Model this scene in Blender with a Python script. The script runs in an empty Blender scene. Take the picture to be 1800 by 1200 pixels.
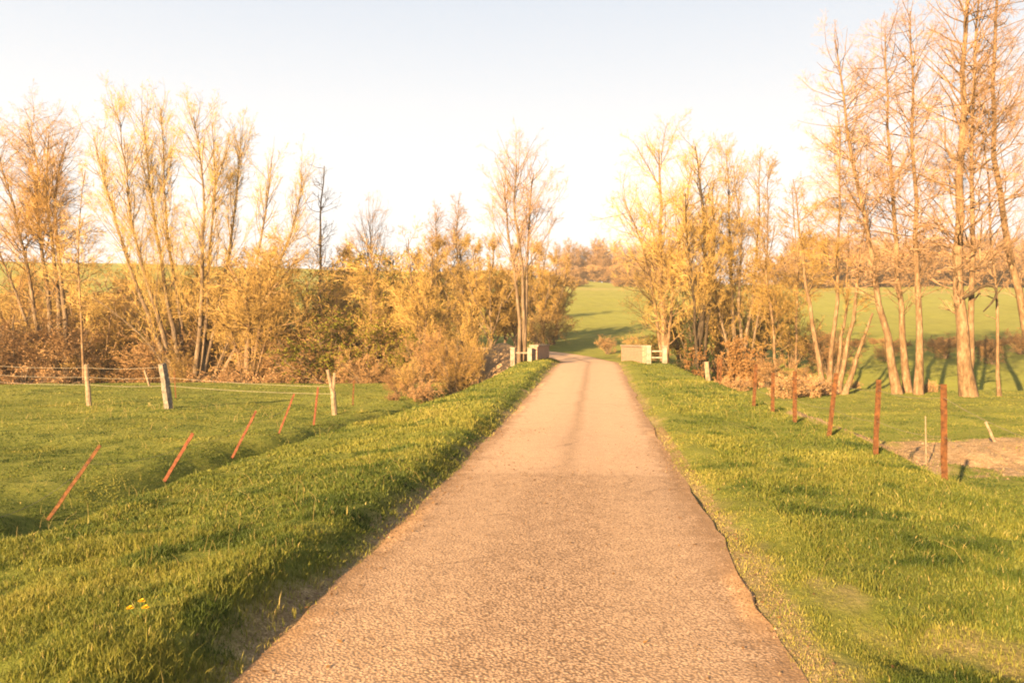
import bpy, math
import numpy as np
from mathutils import Vector

# ------------------------------------------------------------------ scene, camera, light
sc = bpy.context.scene
COL = sc.collection
F = 1400.0            # focal length in photo pixels (1800 wide)
CAM_Z = 1.7
EXPOSURE = 2.42
HAZE = .00042
SUN_EL, SUN_AZ = math.radians(15.0), math.atan2(-0.53, -0.85)   # sun low, behind and left of the camera

cam_d = bpy.data.cameras.new("camera")
cam_d.lens, cam_d.sensor_width = 28.0, 36.0
cam_d.clip_start, cam_d.clip_end = 0.05, 3000.0
cam = bpy.data.objects.new("camera", cam_d)
COL.objects.link(cam)
cam.location = (0, 0, CAM_Z)
cam.rotation_euler = (math.radians(90), 0, 0)
sc.camera = cam

world = bpy.data.worlds.new("World")
sc.world = world
world.use_nodes = True
wn, wl = world.node_tree.nodes, world.node_tree.links
sky = wn.new("ShaderNodeTexSky")
sky.sky_type = 'NISHITA'
sky.sun_disc = False
sky.sun_elevation = SUN_EL
sky.sun_rotation = SUN_AZ
sky.air_density, sky.dust_density, sky.ozone_density = 1.0, 2.2, 1.0
# thin high haze: the sky is paler and less blue than a clear one, and evens out towards the horizon
hs = wn.new("ShaderNodeHueSaturation"); hs.inputs["Saturation"].default_value = .36
wl.new(sky.outputs[0], hs.inputs["Color"])
tint = wn.new("ShaderNodeMix"); tint.data_type = 'RGBA'; tint.blend_type = 'MULTIPLY'; tint.inputs[0].default_value = 1
wl.new(hs.outputs[0], tint.inputs[6]); tint.inputs[7].default_value = (.80, .76, .73, 1)
cap = wn.new("ShaderNodeMix"); cap.data_type = 'RGBA'; cap.blend_type = 'DARKEN'; cap.inputs[0].default_value = 1
tcs = wn.new("ShaderNodeTexCoord"); sxyz = wn.new("ShaderNodeSeparateXYZ"); wl.new(tcs.outputs["Generated"], sxyz.inputs[0])
mr = wn.new("ShaderNodeMapRange"); mr.inputs[1].default_value = .20; mr.inputs[2].default_value = .42; wl.new(sxyz.outputs[2], mr.inputs[0])
lim = wn.new("ShaderNodeMix"); lim.data_type = 'RGBA'; wl.new(mr.outputs[0], lim.inputs[0])
lim.inputs[6].default_value = (1.95, 1.95, 1.92, 1); lim.inputs[7].default_value = (1.34, 1.50, 1.70, 1)
wl.new(tint.outputs[2], cap.inputs[6]); wl.new(lim.outputs[2], cap.inputs[7])
wl.new(cap.outputs[2], wn["Background"].inputs[0])
wn["Background"].inputs[1].default_value = 0.10

sun_d = bpy.data.lights.new("sun", 'SUN')
sun_d.energy, sun_d.angle, sun_d.color = 4.9, math.radians(0.5), (1.0, 0.66, 0.315)
sun = bpy.data.objects.new("sun", sun_d)
COL.objects.link(sun)
sdir = Vector((math.sin(SUN_AZ) * math.cos(SUN_EL), math.cos(SUN_AZ) * math.cos(SUN_EL), math.sin(SUN_EL)))
sun.rotation_euler = (-sdir).to_track_quat('-Z', 'Y').to_euler()
sun.location = sdir * 60

sc.view_settings.view_transform = 'Standard'
sc.view_settings.look = 'None'
sc.view_settings.exposure = EXPOSURE
sc.view_settings.gamma = 1.0
sc.render.filter_size = 1.9
sc.cycles.filter_width = 1.9
sc.cycles.max_bounces = 5
sc.cycles.diffuse_bounces = 2
sc.cycles.transparent_max_bounces = 4

# ------------------------------------------------------------------ helpers
def tag(o, label=None, cat=None, group=None, kind=None):
    if label: o["label"] = label
    if cat: o["category"] = cat
    if group: o["group"] = group
    if kind: o["kind"] = kind
    return o

class Buf:
    """collects quads and triangles with a per-vertex tone and a per-face material index"""
    def __init__(s):
        s.v, s.q, s.t, s.tone, s.mq, s.mt, s.n = [], [], [], [], [], [], 0
    def add(s, v, quads=None, tris=None, tone=0.5, mat=0):
        v = np.asarray(v, float).reshape(-1, 3)
        if quads is not None and len(quads):
            q = np.asarray(quads, np.int64).reshape(-1, 4) + s.n
            s.q.append(q); s.mq.append(np.full(len(q), mat))
        if tris is not None and len(tris):
            t = np.asarray(tris, np.int64).reshape(-1, 3) + s.n
            s.t.append(t); s.mt.append(np.full(len(t), mat))
        s.v.append(v)
        s.tone.append(np.broadcast_to(np.asarray(tone, float), (len(v),)).copy())
        s.n += len(v)
    def box(s, c, size, rz=0.0, tone=0.5, mat=0):
        x, y, z = [k / 2 for k in size]
        p = np.array([[a, b, d] for d in (-z, z) for a, b in ((-x, -y), (x, -y), (x, y), (-x, y))])
        cr, sr = math.cos(rz), math.sin(rz)
        p = np.stack([p[:, 0] * cr - p[:, 1] * sr, p[:, 0] * sr + p[:, 1] * cr, p[:, 2]], 1) + np.array(c)
        s.add(p, [[3, 2, 1, 0], [4, 5, 6, 7], [0, 1, 5, 4], [1, 2, 6, 5], [2, 3, 7, 6], [3, 0, 4, 7]], tone=tone, mat=mat)
    def build(s, name, mats, parent=None, smooth=False, loc=None):
        v = np.concatenate(s.v)
        if loc is not None:
            v = v - np.asarray(loc)
        q = np.concatenate(s.q) if s.q else np.zeros((0, 4), np.int64)
        t = np.concatenate(s.t) if s.t else np.zeros((0, 3), np.int64)
        me = bpy.data.meshes.new(name)
        me.vertices.add(len(v)); me.vertices.foreach_set("co", v.astype(np.float32).ravel())
        me.loops.add(q.size + t.size)
        me.loops.foreach_set("vertex_index", np.concatenate([q.ravel(), t.ravel()]).astype(np.int32))
        nf = len(q) + len(t)
        me.polygons.add(nf)
        st = np.concatenate([np.arange(len(q)) * 4, q.size + np.arange(len(t)) * 3]).astype(np.int32)
        me.polygons.foreach_set("loop_start", st)
        mi = np.concatenate([np.concatenate(s.mq) if s.mq else np.zeros(0), np.concatenate(s.mt) if s.mt else np.zeros(0)])
        me.polygons.foreach_set("material_index", mi.astype(np.int32))
        me.polygons.foreach_set("use_smooth", np.full(nf, smooth, bool))
        at = me.attributes.new("tone", 'FLOAT', 'POINT')
        at.data.foreach_set("value", np.concatenate(s.tone).astype(np.float32))
        me.update(calc_edges=True)
        for m in (mats if isinstance(mats, (list, tuple)) else [mats]):
            me.materials.append(m)
        o = bpy.data.objects.new(name, me)
        COL.objects.link(o)
        if loc is not None and parent is None:
            o.location = loc
        if parent: o.parent = parent
        return o

def empty(name, loc):
    o = bpy.data.objects.new(name, None)
    o.empty_display_size = 0.2
    o.location = loc
    COL.objects.link(o)
    return o

def hash2(ix, iy, seed):
    h = (ix * 374761393 + iy * 668265263 + seed * 974634777) & 0x7fffffff
    h = ((h ^ (h >> 13)) * 1274126177) & 0x7fffffff
    return ((h ^ (h >> 16)) & 0xffff) / 65535.0

def vnoise(x, y, scale, seed=0):
    x = np.asarray(x, float) / scale; y = np.asarray(y, float) / scale
    ix, iy = np.floor(x).astype(np.int64), np.floor(y).astype(np.int64)
    fx, fy = x - ix, y - iy
    fx, fy = fx * fx * (3 - 2 * fx), fy * fy * (3 - 2 * fy)
    a, b = hash2(ix, iy, seed), hash2(ix + 1, iy, seed)
    c, d = hash2(ix, iy + 1, seed), hash2(ix + 1, iy + 1, seed)
    return (a + (b - a) * fx) * (1 - fy) + (c + (d - c) * fx) * fy - 0.5     # -.5 .. .5

def sstep(a, b, x):
    t = np.clip((np.asarray(x, float) - a) / (b - a), 0, 1)
    return t * t * (3 - 2 * t)

def smooth_table(pts, width):
    xs = np.arange(pts[0][0] - 20, pts[-1][0] + 20, 0.25)
    ys = np.interp(xs, [p[0] for p in pts], [p[1] for p in pts])
    k = max(1, int(width / 0.25)) | 1
    ys = np.convolve(np.pad(ys, k // 2, mode='edge'), np.ones(k) / k, 'valid')
    return lambda v: np.interp(v, xs, ys)

# ------------------------------------------------------------------ terrain
road_z = smooth_table([(-10, 0), (9, 0), (14, .05), (21, .21), (28, .42), (33, .56), (37, .63), (40, .64), (44, .56), (48, .42)], 3.0)
left_z = smooth_table([(-10, -.38), (10, -.42), (30, -.44), (38.5, -.42), (40.5, -.8), (45, -1.7), (48, -2.3), (51, -2.3), (54, -1.0), (57, 0), (62, .7), (70, 1.4),
                       (90, 3), (110, 4.9), (140, 8.3), (170, 12), (210, 17.5), (250, 23), (285, 25.5), (330, 25), (450, 18), (900, 8)], 3.0)
right_z = smooth_table([(-10, -.7), (10, -.75), (36, -.8), (43, -.85), (47, -1.4), (50, -1.0), (55, .1), (62, .75), (70, 1.4),
                        (90, 3), (110, 4.9), (140, 8.1), (170, 11.4), (205, 15.6), (250, 20), (290, 22.5), (340, 22), (450, 16), (900, 8)], 3.0)
w_left = smooth_table([(-10, 4.3), (0, 4.5), (7, 4.9), (13, 5.2), (18, 4.0), (24, 3.4), (30, 3.1), (40, 3.3), (50, 3.0)], 2.0)
w_right = smooth_table([(-10, 4.8), (12, 4.8), (16, 4.9), (20, 4.6), (26, 4.2), (32, 3.8), (37, 3.9), (44, 3.6), (50, 3.0)], 2.0)
ditch = smooth_table([(-10, .15), (5, .18), (10, .26), (14, .55), (18, .95), (23, 1.1), (32, 1.15), (38, .8), (44, .3), (48, 0)], 3.0)
HALF = 1.45

def road_x(y):
    return -0.39 + 0.1057 * np.asarray(y, float)

PATH = []
for y in np.arange(-8, 45, 1.0):
    PATH.append((float(road_x(y)), y, float(road_z(y))))
for p in [(4.42, 46, .50), (4.75, 50, .38), (4.7, 54, .40), (4.0, 58, .60), (2.3, 61.5, .85), (-.4, 64.5, 1.05), (-4, 66.8, 1.2), (-9, 68.3, 1.35),
          (-16, 69.4, 1.45), (-26, 70, 1.5)]:
    PATH.append(p)
PATH = np.array(PATH)
def resample(P, step):
    seg = np.linalg.norm(np.diff(P, axis=0), axis=1)
    s = np.concatenate([[0], np.cumsum(seg)])
    t = np.arange(0, s[-1], step)
    return np.stack([np.interp(t, s, P[:, k]) for k in range(P.shape[1])], 1)
PATH = resample(PATH, 0.5)
for _ in range(14):
    PATH[1:-1] = PATH[1:-1] * .5 + (PATH[2:] + PATH[:-2]) * .25
FARP = PATH[PATH[:, 1] > 41]

def height(x, y, detail=True):
    x = np.atleast_1d(np.asarray(x, float)); y = np.atleast_1d(np.asarray(y, float))
    u = x - road_x(np.minimum(y, 60))
    s = sstep(-3, 3, u)
    base = left_z(y) * (1 - s) + right_z(y) * s
    base = base + 2.6 * sstep(-15, -70, x) * sstep(90, 230, y)
    base = base + vnoise(x, y, 60, 5) * 3.0 * sstep(75, 160, y) + vnoise(x, y, 18, 6) * .35 * sstep(52, 70, y)
    base = base + (vnoise(x, y, 9, 7) * .40 + vnoise(x, y, 2.6, 8) * .16) * sstep(3.5, 6.5, np.abs(u))
    zr = road_z(y)
    # left and right verge, each falling away into its field
    a = np.abs(u)
    vl = zr + .18 * sstep(HALF + .03, HALF + .45, a) - .115 * np.maximum(a - 2.0, 0)
    vr = zr + .07 * sstep(HALF, HALF + .5, a) - .035 * np.maximum(a - 2.0, 0)
    wl_, wr_ = w_left(y), w_right(y)
    el = vl - .55 * np.maximum(a - wl_, 0)
    er = vr - .5 * np.maximum(a - wr_, 0)
    dl = base - ditch(y) * np.exp(-(np.abs(a - wl_ - 1.35) / .95) ** 2.6) * (u < 0)
    e = np.where(u < 0, el, er)
    k = .16
    zm = .5 * (dl + e + np.sqrt((dl - e) ** 2 + k * k))
    near = np.where((a < wl_ - .6) & (y < 46), e, zm)
    # far part of the road, which bends left
    z = near
    m = (y > 43) & (y < 80) & (x > -34) & (x < 16)
    if m.any():
        xm, ym = x[m], y[m]
        d2 = (xm[:, None] - FARP[None, :, 0]) ** 2 + (ym[:, None] - FARP[None, :, 1]) ** 2
        i = d2.argmin(1)
        d = np.sqrt(d2[np.arange(len(i)), i])
        zp = FARP[i, 2]
        far = base[m] + (zp - base[m]) * (1 - sstep(2.2, 6.0, d))
        w = sstep(44, 49, ym)
        zz = z[m] * (1 - w) + far * w
        z = z.copy(); z[m] = zz
    for (cx, cy, rx, ry, dp) in ((2.12, 4.35, .26, .36, .13), (2.6, 4.0, .3, .3, .10), (2.15, 7.0, .2, .5, .08), (2.35, 6.3, .25, .4, .06), (2.0, 8.6, .18, .5, .05)):
        z = z - dp * np.exp(-((x - cx) / rx) ** 2 - ((y - cy) / ry) ** 2)
    z = np.maximum(z, 1.6 - ((x + .55) / 1.75) ** 2 * 1.5 - ((y - 51) / 2.4) ** 2 * 2.0)
    if detail:
        off = sstep(HALF + .1, HALF + .8, a) * sstep(80, 60, y)
        z = z + (.22 + .36 * vnoise(x, y, .8, 41) + .16 * vnoise(x, y, .3, 42)) * np.exp(-((x - 10.2 - (y - 16.6) * .25) / 3.6) ** 2 - ((y - 16.6) / 2.8) ** 2) * (x > 6)
        z = z + off * (vnoise(x, y, .45, 1) * .06 + vnoise(x, y, 1.1, 2) * .075 + vnoise(x, y, .2, 3) * .02)
    return z

def soil(x, y):
    """0 grass .. 1 bare earth"""
    x = np.atleast_1d(np.asarray(x, float)); y = np.atleast_1d(np.asarray(y, float))
    u = x - road_x(np.minimum(y, 60))
    a = np.abs(u)
    n = vnoise(x, y, .5, 11) + .6 * vnoise(x, y, .17, 12) + .7 * vnoise(x, y, 1.7, 13)
    s = 1 - sstep(HALF + .02, HALF + .22, a + n * .22 - np.where(u > 0, .05, 0))
    s = np.where(y > 47, 0, s * np.where(u > 0, .62, .86))
    # worn earth beyond the right-hand fence
    e = 1 - np.sqrt(((x - 9.7 - (y - 16.6) * .25) / 4.6) ** 2 + ((y - 16.9) / 3.4) ** 2)
    s = np.maximum(s, sstep(-.05, .3, e + n * .55) * (x > 6.0))
    # little bare spots in the right verge
    for (cx, cy, r) in ((2.0, 6.9, .22), (2.1, 6.3, .26), (2.15, 5.2, .22), (2.6, 4.1, .26), (1.95, 7.7, .18), (2.0, 9.0, .16)):
        s = np.maximum(s, .5 * sstep(.1, .6, 1 - np.sqrt((x - cx) ** 2 + ((y - cy) / 1.8) ** 2) / (r * 1.35) + n * 1.5))
    # gravel yard inside the bend
    m = (y > 52) & (y < 70) & (x > -12) & (x < 4)
    s = np.maximum(s, np.where(m, sstep(-.1, .15, 1 - np.sqrt(((x + 1.2) / 4.2) ** 2 + ((y - 60) / 5.5) ** 2) + n * .15), 0))
    s = np.maximum(s, .95 * sstep(.0, .4, 1 - ((x + .55) / 2.6) ** 2 - ((y - 50.6) / 3.2) ** 2 + n * .3))
    # dark damp earth along the stream
    s = np.maximum(s, .75 * np.exp(-((y - 49) / 3.0) ** 2) * (u < -3))
    s = np.maximum(s, .35 * np.exp(-((y - 176 - x * .05) / 3.0) ** 2))
    return np.clip(s, 0, 1)

def hz(x, y):
    return float(height(x, y)[0])

def hit(px, py):
    """where the sight line through photo pixel (px, py) meets the ground"""
    dx, dz = (px - 900) / F, (600 - py) / F
    d = np.arange(2.5, 160, .04)
    below = CAM_Z + dz * d < height(dx * d, d)
    i = int(np.argmax(below)) if below.any() else len(d) - 1
    return np.array([dx * d[i], d[i], CAM_Z + dz * d[i]])

def at(px, py, d):
    return np.array([(px - 900) / F * d, d, CAM_Z + (600 - py) / F * d])

# ------------------------------------------------------------------ materials
def mat(name):
    m = bpy.data.materials.new(name)
    m.use_nodes = True
    nt = m.node_tree
    b = nt.nodes["Principled BSDF"]
    b.inputs["Roughness"].default_value = .9
    b.inputs["Specular IOR Level"].default_value = .2
    return m, nt.nodes, nt.links, b

def noise(n, l, vec, scale, detail=4, rough=.55):
    t = n.new("ShaderNodeTexNoise")
    t.inputs["Scale"].default_value = scale
    t.inputs["Detail"].default_value = detail
    t.inputs["Roughness"].default_value = rough
    if vec is not None: l.new(vec, t.inputs["Vector"])
    return t.outputs[0]

def ramp(n, l, src, stops):
    r = n.new("ShaderNodeValToRGB")
    els = r.color_ramp.elements
    while len(els) < len(stops): els.new(.5)
    for e, (p, c) in zip(els, stops):
        e.position = p; e.color = (*c, 1)
    l.new(src, r.inputs[0])
    return r.outputs[0]

def mixc(n, l, fac, a, b, mode='MIX'):
    m = n.new("ShaderNodeMix")
    m.data_type = 'RGBA'; m.blend_type = mode
    for idx, s in ((0, fac), (6, a), (7, b)):
        if hasattr(s, "is_linked"): l.new(s, m.inputs[idx])
        elif idx == 0: m.inputs[0].default_value = s
        else: m.inputs[idx].default_value = (*s, 1)
    return m.outputs[2]

def math_(n, l, op, a, b=None, c=None):
    m = n.new("ShaderNodeMath"); m.operation = op
    for i, s in enumerate((a, b, c)):
        if s is None: continue
        if hasattr(s, "is_linked"): l.new(s, m.inputs[i])
        else: m.inputs[i].default_value = s
    return m.outputs[0]

def attr(n, name):
    a = n.new("ShaderNodeAttribute"); a.attribute_name = name
    return a.outputs["Fac"]

def pos(n):
    return n.new("ShaderNodeNewGeometry").outputs["Position"]

def objco(n):
    return n.new("ShaderNodeTexCoord").outputs["Object"]

def bump(n, l, b, h, strength, dist):
    k = n.new("ShaderNodeBump")
    k.inputs["Strength"].default_value = strength
    k.inputs["Distance"].default_value = dist
    l.new(h, k.inputs["Height"]); l.new(k.outputs[0], b.inputs["Normal"])

def m_ground():
    m, n, l, b = mat("ground")
    p = pos(n)
    big = noise(n, l, p, .05, 4); mid = noise(n, l, p, .9, 6, .65); fine = noise(n, l, p, 9, 5, .7)
    g = ramp(n, l, mixc(n, l, .5, mid, fine), [(.36, (.050, .075, .012)), (.5, (.118, .136, .024)), (.64, (.20, .19, .042))])
    patch = noise(n, l, p, .42, 5, .7)
    g = mixc(n, l, ramp(n, l, patch, [(.46, (0, 0, 0)), (.66, (.7, .7, .7))]), g, (.055, .066, .010))  # dark mottling paints tussock shading into the grass colour
    g = mixc(n, l, ramp(n, l, big, [(.35, (0, 0, 0)), (.65, (.6, .6, .6))]), g, (.150, .172, .032))
    grit = noise(n, l, p, 55, 4, .75)
    e = ramp(n, l, mixc(n, l, .55, mixc(n, l, .5, mid, fine), grit), [(.36, (.10, .06, .035)), (.5, (.24, .155, .095)), (.62, (.54, .39, .25))])
    l.new(mixc(n, l, attr(n, "tone"), g, e), b.inputs["Base Color"])
    hh = math_(n, l, 'ADD', math_(n, l, 'MULTIPLY', mixc(n, l, .5, mid, fine), .12), math_(n, l, 'MULTIPLY', grit, .016))
    bump(n, l, b, hh, .9, 1.0)
    b.inputs["Roughness"].default_value = 1
    b.inputs["Specular IOR Level"].default_value = .05
    b.inputs["Sheen Weight"].default_value = .06; b.inputs["Sheen Roughness"].default_value = .6
    b.inputs["Sheen Tint"].default_value = (.9, .8, .3, 1)
    return m

def m_grass():
    m, n, l, b = mat("grass_blades")
    c = ramp(n, l, attr(n, "tone"), [(.0, (.030, .052, .009)), (.3, (.075, .102, .018)), (.55, (.160, .164, .029)), (.78, (.26, .232, .050)), (1, (.38, .28, .12))])
    l.new(c, b.inputs["Base Color"])
    b.inputs["Roughness"].default_value = .55
    tr = n.new("ShaderNodeBsdfTranslucent"); l.new(c, tr.inputs[0])
    mx = n.new("ShaderNodeMixShader"); mx.inputs[0].default_value = .3
    l.new(b.outputs[0], mx.inputs[1]); l.new(tr.outputs[0], mx.inputs[2])
    l.new(mx.outputs[0], n["Material Output"].inputs[0])
    return m

def m_road():
    m, n, l, b = mat("chip_seal_road")
    p = pos(n)
    v = n.new("ShaderNodeTexVoronoi"); v.inputs["Scale"].default_value = 58; l.new(p, v.inputs["Vector"])
    v2 = n.new("ShaderNodeTexVoronoi"); v2.inputs["Scale"].default_value = 34; l.new(p, v2.inputs["Vector"])
    chip = math_(n, l, 'MULTIPLY', v.outputs["Distance"], 1.0)
    fine = noise(n, l, p, 60, 3, .7); mid = noise(n, l, p, 4.5, 5, .65); big = noise(n, l, p, .6, 3)
    c = ramp(n, l, fine, [(.34, (.18, .112, .068)), (.50, (.42, .275, .168)), (.68, (.62, .43, .275))])
    c = mixc(n, l, ramp(n, l, mid, [(.4, (0, 0, 0)), (.68, (.55, .55, .55))]), c, (.22, .14, .085))
    c = mixc(n, l, math_(n, l, 'MULTIPLY', v2.outputs["Color"], .0), c, (.5, .4, .3))
    # dark binder between some of the chips
    c = mixc(n, l, ramp(n, l, chip, [(.42, (0, 0, 0)), (.7, (.75, .75, .75))]), c, (.11, .064, .034))
    u = attr(n, "tone")
    # bleached wheel paths, dirty middle strip, earth on the edges
    far = attr(n, "along")
    mid_s = ramp(n, l, math_(n, l, 'ABSOLUTE', math_(n, l, 'ADD', u, math_(n, l, 'MULTIPLY', math_(n, l, 'SUBTRACT', big, .5), .25))),
                 [(0, (.55, .55, .55)), (.06, (.3, .3, .3)), (.13, (0, 0, 0))])
    c = mixc(n, l, math_(n, l, 'MULTIPLY', mid_s, far), c, (.16, .105, .055))
    patch = ramp(n, l, far, [(.0, (0, 0, 0)), (.02, (.26, .26, .26)), (1, (.55, .55, .55))])
    c = mixc(n, l, math_(n, l, 'MULTIPLY', patch, math_(n, l, 'SUBTRACT', 1, mid_s)), c, (.54, .37, .245))
    edge = ramp(n, l, math_(n, l, 'ADD', math_(n, l, 'ABSOLUTE', u), math_(n, l, 'MULTIPLY', math_(n, l, 'SUBTRACT', mid, .5), .45)),
                [(.80, (0, 0, 0)), (.98, (.8, .8, .8))])
    c = mixc(n, l, edge, c, (.20, .12, .062))
    # paler polished wheel paths either side of the middle
    au = math_(n, l, 'ABSOLUTE', math_(n, l, 'ADD', u, math_(n, l, 'MULTIPLY', math_(n, l, 'SUBTRACT', big, .5), .2)))
    whl = ramp(n, l, au, [(.22, (0, 0, 0)), (.4, (.14, .14, .14)), (.7, (.14, .14, .14)), (.95, (0, 0, 0))])
    c = mixc(n, l, whl, c, (.54, .375, .235))
    # old patched rectangle edges and cracks
    vc = n.new("ShaderNodeTexVoronoi"); vc.feature = 'DISTANCE_TO_EDGE'; vc.inputs["Scale"].default_value = .75
    wp = n.new("ShaderNodeVectorMath"); wp.operation = 'ADD'; l.new(p, wp.inputs[0])
    ws = n.new("ShaderNodeVectorMath"); ws.operation = 'SCALE'; ws.inputs["Scale"].default_value = .5
    nz = n.new("ShaderNodeTexNoise"); nz.inputs["Scale"].default_value = 2.2; nz.inputs["Detail"].default_value = 5; l.new(p, nz.inputs["Vector"])
    l.new(nz.outputs["Color"], ws.inputs[0]); l.new(ws.outputs[0], wp.inputs[1]); l.new(wp.outputs[0], vc.inputs["Vector"])
    crk = ramp(n, l, vc.outputs["Distance"], [(0, (.5, .5, .5)), (.006, (.3, .3, .3)), (.014, (0, 0, 0))])
    c = mixc(n, l, math_(n, l, 'MULTIPLY', crk, ramp(n, l, big, [(.48, (0, 0, 0)), (.6, (1, 1, 1))])), c, (.10, .06, .035))
    l.new(c, b.inputs["Base Color"])
    h = math_(n, l, 'MULTIPLY_ADD', chip, -1.0, math_(n, l, 'MULTIPLY', fine, .6))
    # tyre treads pressed into the dirty edge
    w = math_(n, l, 'SINE', math_(n, l, 'MULTIPLY', u, 70))
    tread = math_(n, l, 'MULTIPLY', math_(n, l, 'MULTIPLY', w, .5), edge)
    h = math_(n, l, 'ADD', h, math_(n, l, 'MULTIPLY', tread, .6))
    bump(n, l, b, h, .6, .008)
    b.inputs["Roughness"].default_value = .85
    return m

def m_bark(name, c1, c2, c3, scale=3.0):
    m, n, l, b = mat(name)
    p = objco(n)
    mp = n.new("ShaderNodeMapping"); mp.inputs["Scale"].default_value = (1, 1, .35); l.new(p, mp.inputs[0])
    a = noise(n, l, mp.outputs[0], scale * 3, 6, .65); big = noise(n, l, p, scale * .35, 4)
    c = ramp(n, l, mixc(n, l, .35, a, big), [(.34, c1), (.5, c2), (.64, c3)])
    l.new(c, b.inputs["Base Color"])
    bump(n, l, b, a, .8, .04)
    return m

def m_twig(name, c1, c2, c3):
    m, n, l, b = mat(name)
    r = n.new("ShaderNodeObjectInfo").outputs["Random"]
    t = math_(n, l, 'ADD', math_(n, l, 'MULTIPLY', attr(n, "tone"), .6), math_(n, l, 'MULTIPLY', r, .4))
    l.new(ramp(n, l, t, [(.1, c1), (.5, c2), (.9, c3)]), b.inputs["Base Color"])
    b.inputs["Roughness"].default_value = .7
    return m

def m_leaf(name, c1, c2, c3):
    m = m_twig(name, c1, c2, c3)
    n, l = m.node_tree.nodes, m.node_tree.links
    b = n["Principled BSDF"]
    tr = n.new("ShaderNodeBsdfTranslucent")
    l.new(b.inputs["Base Color"].links[0].from_socket, tr.inputs[0])
    mx = n.new("ShaderNodeMixShader"); mx.inputs[0].default_value = .3
    l.new(b.outputs[0], mx.inputs[1]); l.new(tr.outputs[0], mx.inputs[2])
    l.new(mx.outputs[0], n["Material Output"].inputs[0])
    return m

def m_flat(name, c1, c2, scale, rough=.9, bmp=.3, dist=.01):
    m, n, l, b = mat(name)
    a = noise(n, l, objco(n), scale, 6, .65)
    l.new(ramp(n, l, a, [(.35, c1), (.65, c2)]), b.inputs["Base Color"])
    b.inputs["Roughness"].default_value = rough
    if bmp: bump(n, l, b, a, bmp, dist)
    return m

def m_brick():
    m, n, l, b = mat("old_brick")
    p = objco(n)
    sp = n.new("ShaderNodeSeparateXYZ"); l.new(p, sp.inputs[0])
    cb = n.new("ShaderNodeCombineXYZ")
    l.new(math_(n, l, 'ADD', sp.outputs[0], sp.outputs[1]), cb.inputs[0]); l.new(sp.outputs[2], cb.inputs[1])
    t = n.new("ShaderNodeTexBrick"); l.new(cb.outputs[0], t.inputs[0])
    t.inputs["Scale"].default_value = 1
    t.inputs["Brick Width"].default_value = .23; t.inputs["Row Height"].default_value = .075; t.inputs["Mortar Size"].default_value = .009
    t.inputs["Color1"].default_value = (.22, .12, .08, 1); t.inputs["Color2"].default_value = (.32, .2, .135, 1)
    t.inputs["Mortar"].default_value = (.32, .26, .2, 1)
    a = noise(n, l, p, 6, 6, .7)
    c = mixc(n, l, ramp(n, l, a, [(.4, (0, 0, 0)), (.7, (.6, .6, .6))]), t.outputs[0], (.26, .19, .14))
    l.new(c, b.inputs["Base Color"])
    bump(n, l, b, t.outputs["Fac"], -.5, .01)
    return m

M_GROUND, M_GRASS, M_ROAD = m_ground(), m_grass(), m_road()
B_PALE = m_bark("pale_bark", (.055, .034, .018), (.15, .095, .052), (.26, .18, .11))
B_GREY = m_bark("grey_bark", (.06, .04, .026), (.13, .092, .06), (.22, .165, .115))
B_DARK = m_bark("dark_bark", (.022, .016, .011), (.045, .032, .02), (.09, .065, .04))
T_GOLD = m_twig("golden_twigs", (.155, .092, .024), (.33, .212, .062), (.49, .34, .118))
T_PINK = m_twig("pinkish_twigs", (.19, .112, .058), (.33, .205, .115), (.45, .30, .18))
T_BROWN = m_twig("brown_twigs", (.10, .056, .024), (.25, .142, .058), (.40, .25, .11))
T_COP = m_twig("copper_twigs", (.11, .058, .016), (.26, .145, .042), (.42, .26, .09))
T_DARK = m_twig("dark_twigs", (.02, .014, .010), (.04, .027, .018), (.07, .05, .03))
L_YEL = m_leaf("willow_buds", (.25, .225, .03), (.40, .37, .06), (.52, .48, .11))
L_GRN = m_leaf("fresh_green_leaves", (.06, .075, .008), (.17, .165, .018), (.29, .25, .035))
L_ORG = m_leaf("amber_buds", (.22, .14, .034), (.36, .245, .07), (.48, .36, .12))
L_RUST = m_leaf("rusty_dry_leaves", (.13, .062, .020), (.23, .118, .038), (.32, .185, .07))
L_TAN = m_leaf("tan_dry_leaves", (.24, .135, .06), (.40, .24, .12), (.52, .35, .2))
L_IVY = m_leaf("ivy_leaves", (.018, .035, .008), (.045, .065, .014), (.10, .11, .03))
RUST = m_flat("rusty_steel", (.035, .015, .007), (.13, .053, .018), 14, .85, .4, .004)
RUST_D = m_flat("dark_rusty_steel", (.07, .022, .012), (.17, .055, .025), 14, .85, .4, .004)
WOOD = m_flat("weathered_wood", (.13, .092, .06), (.28, .21, .145), 9, .9, .5, .01)
WOOD_G = m_flat("grey_wood", (.08, .067, .055), (.22, .19, .16), 9, .9, .5, .01)
CONC = m_flat("white_painted_concrete", (.15, .125, .095), (.34, .30, .24), 5, .85, .3, .006)
COPE = m_flat("weathered_concrete", (.14, .11, .085), (.30, .25, .19), 5, .9, .4, .01)
WIRE = m_flat("galvanised_wire", (.10, .085, .07), (.2, .17, .13), 20, .5, 0)
CLOD = m_twig("pale_clods", (.13, .085, .052), (.22, .145, .09), (.31, .215, .135))
WIRE_L = m_flat("bright_wire", (.2, .17, .13), (.34, .3, .24), 20, .5, 0)
STONE = m_twig("grit", (.085, .052, .030), (.20, .13, .078), (.42, .31, .21))
BRICK = m_brick()

# ------------------------------------------------------------------ ground sheet
def axis(near, far_lo, far_hi, step, grow):
    a = list(np.arange(near[0], near[1] + 1e-6, step))
    s = step
    while a[-1] < far_hi:
        s *= grow; a.append(a[-1] + s)
    s = step; lo = []
    v = near[0]
    while v > far_lo:
        s *= grow; v -= s; lo.append(v)
    return np.array(lo[::-1] + a)

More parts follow.
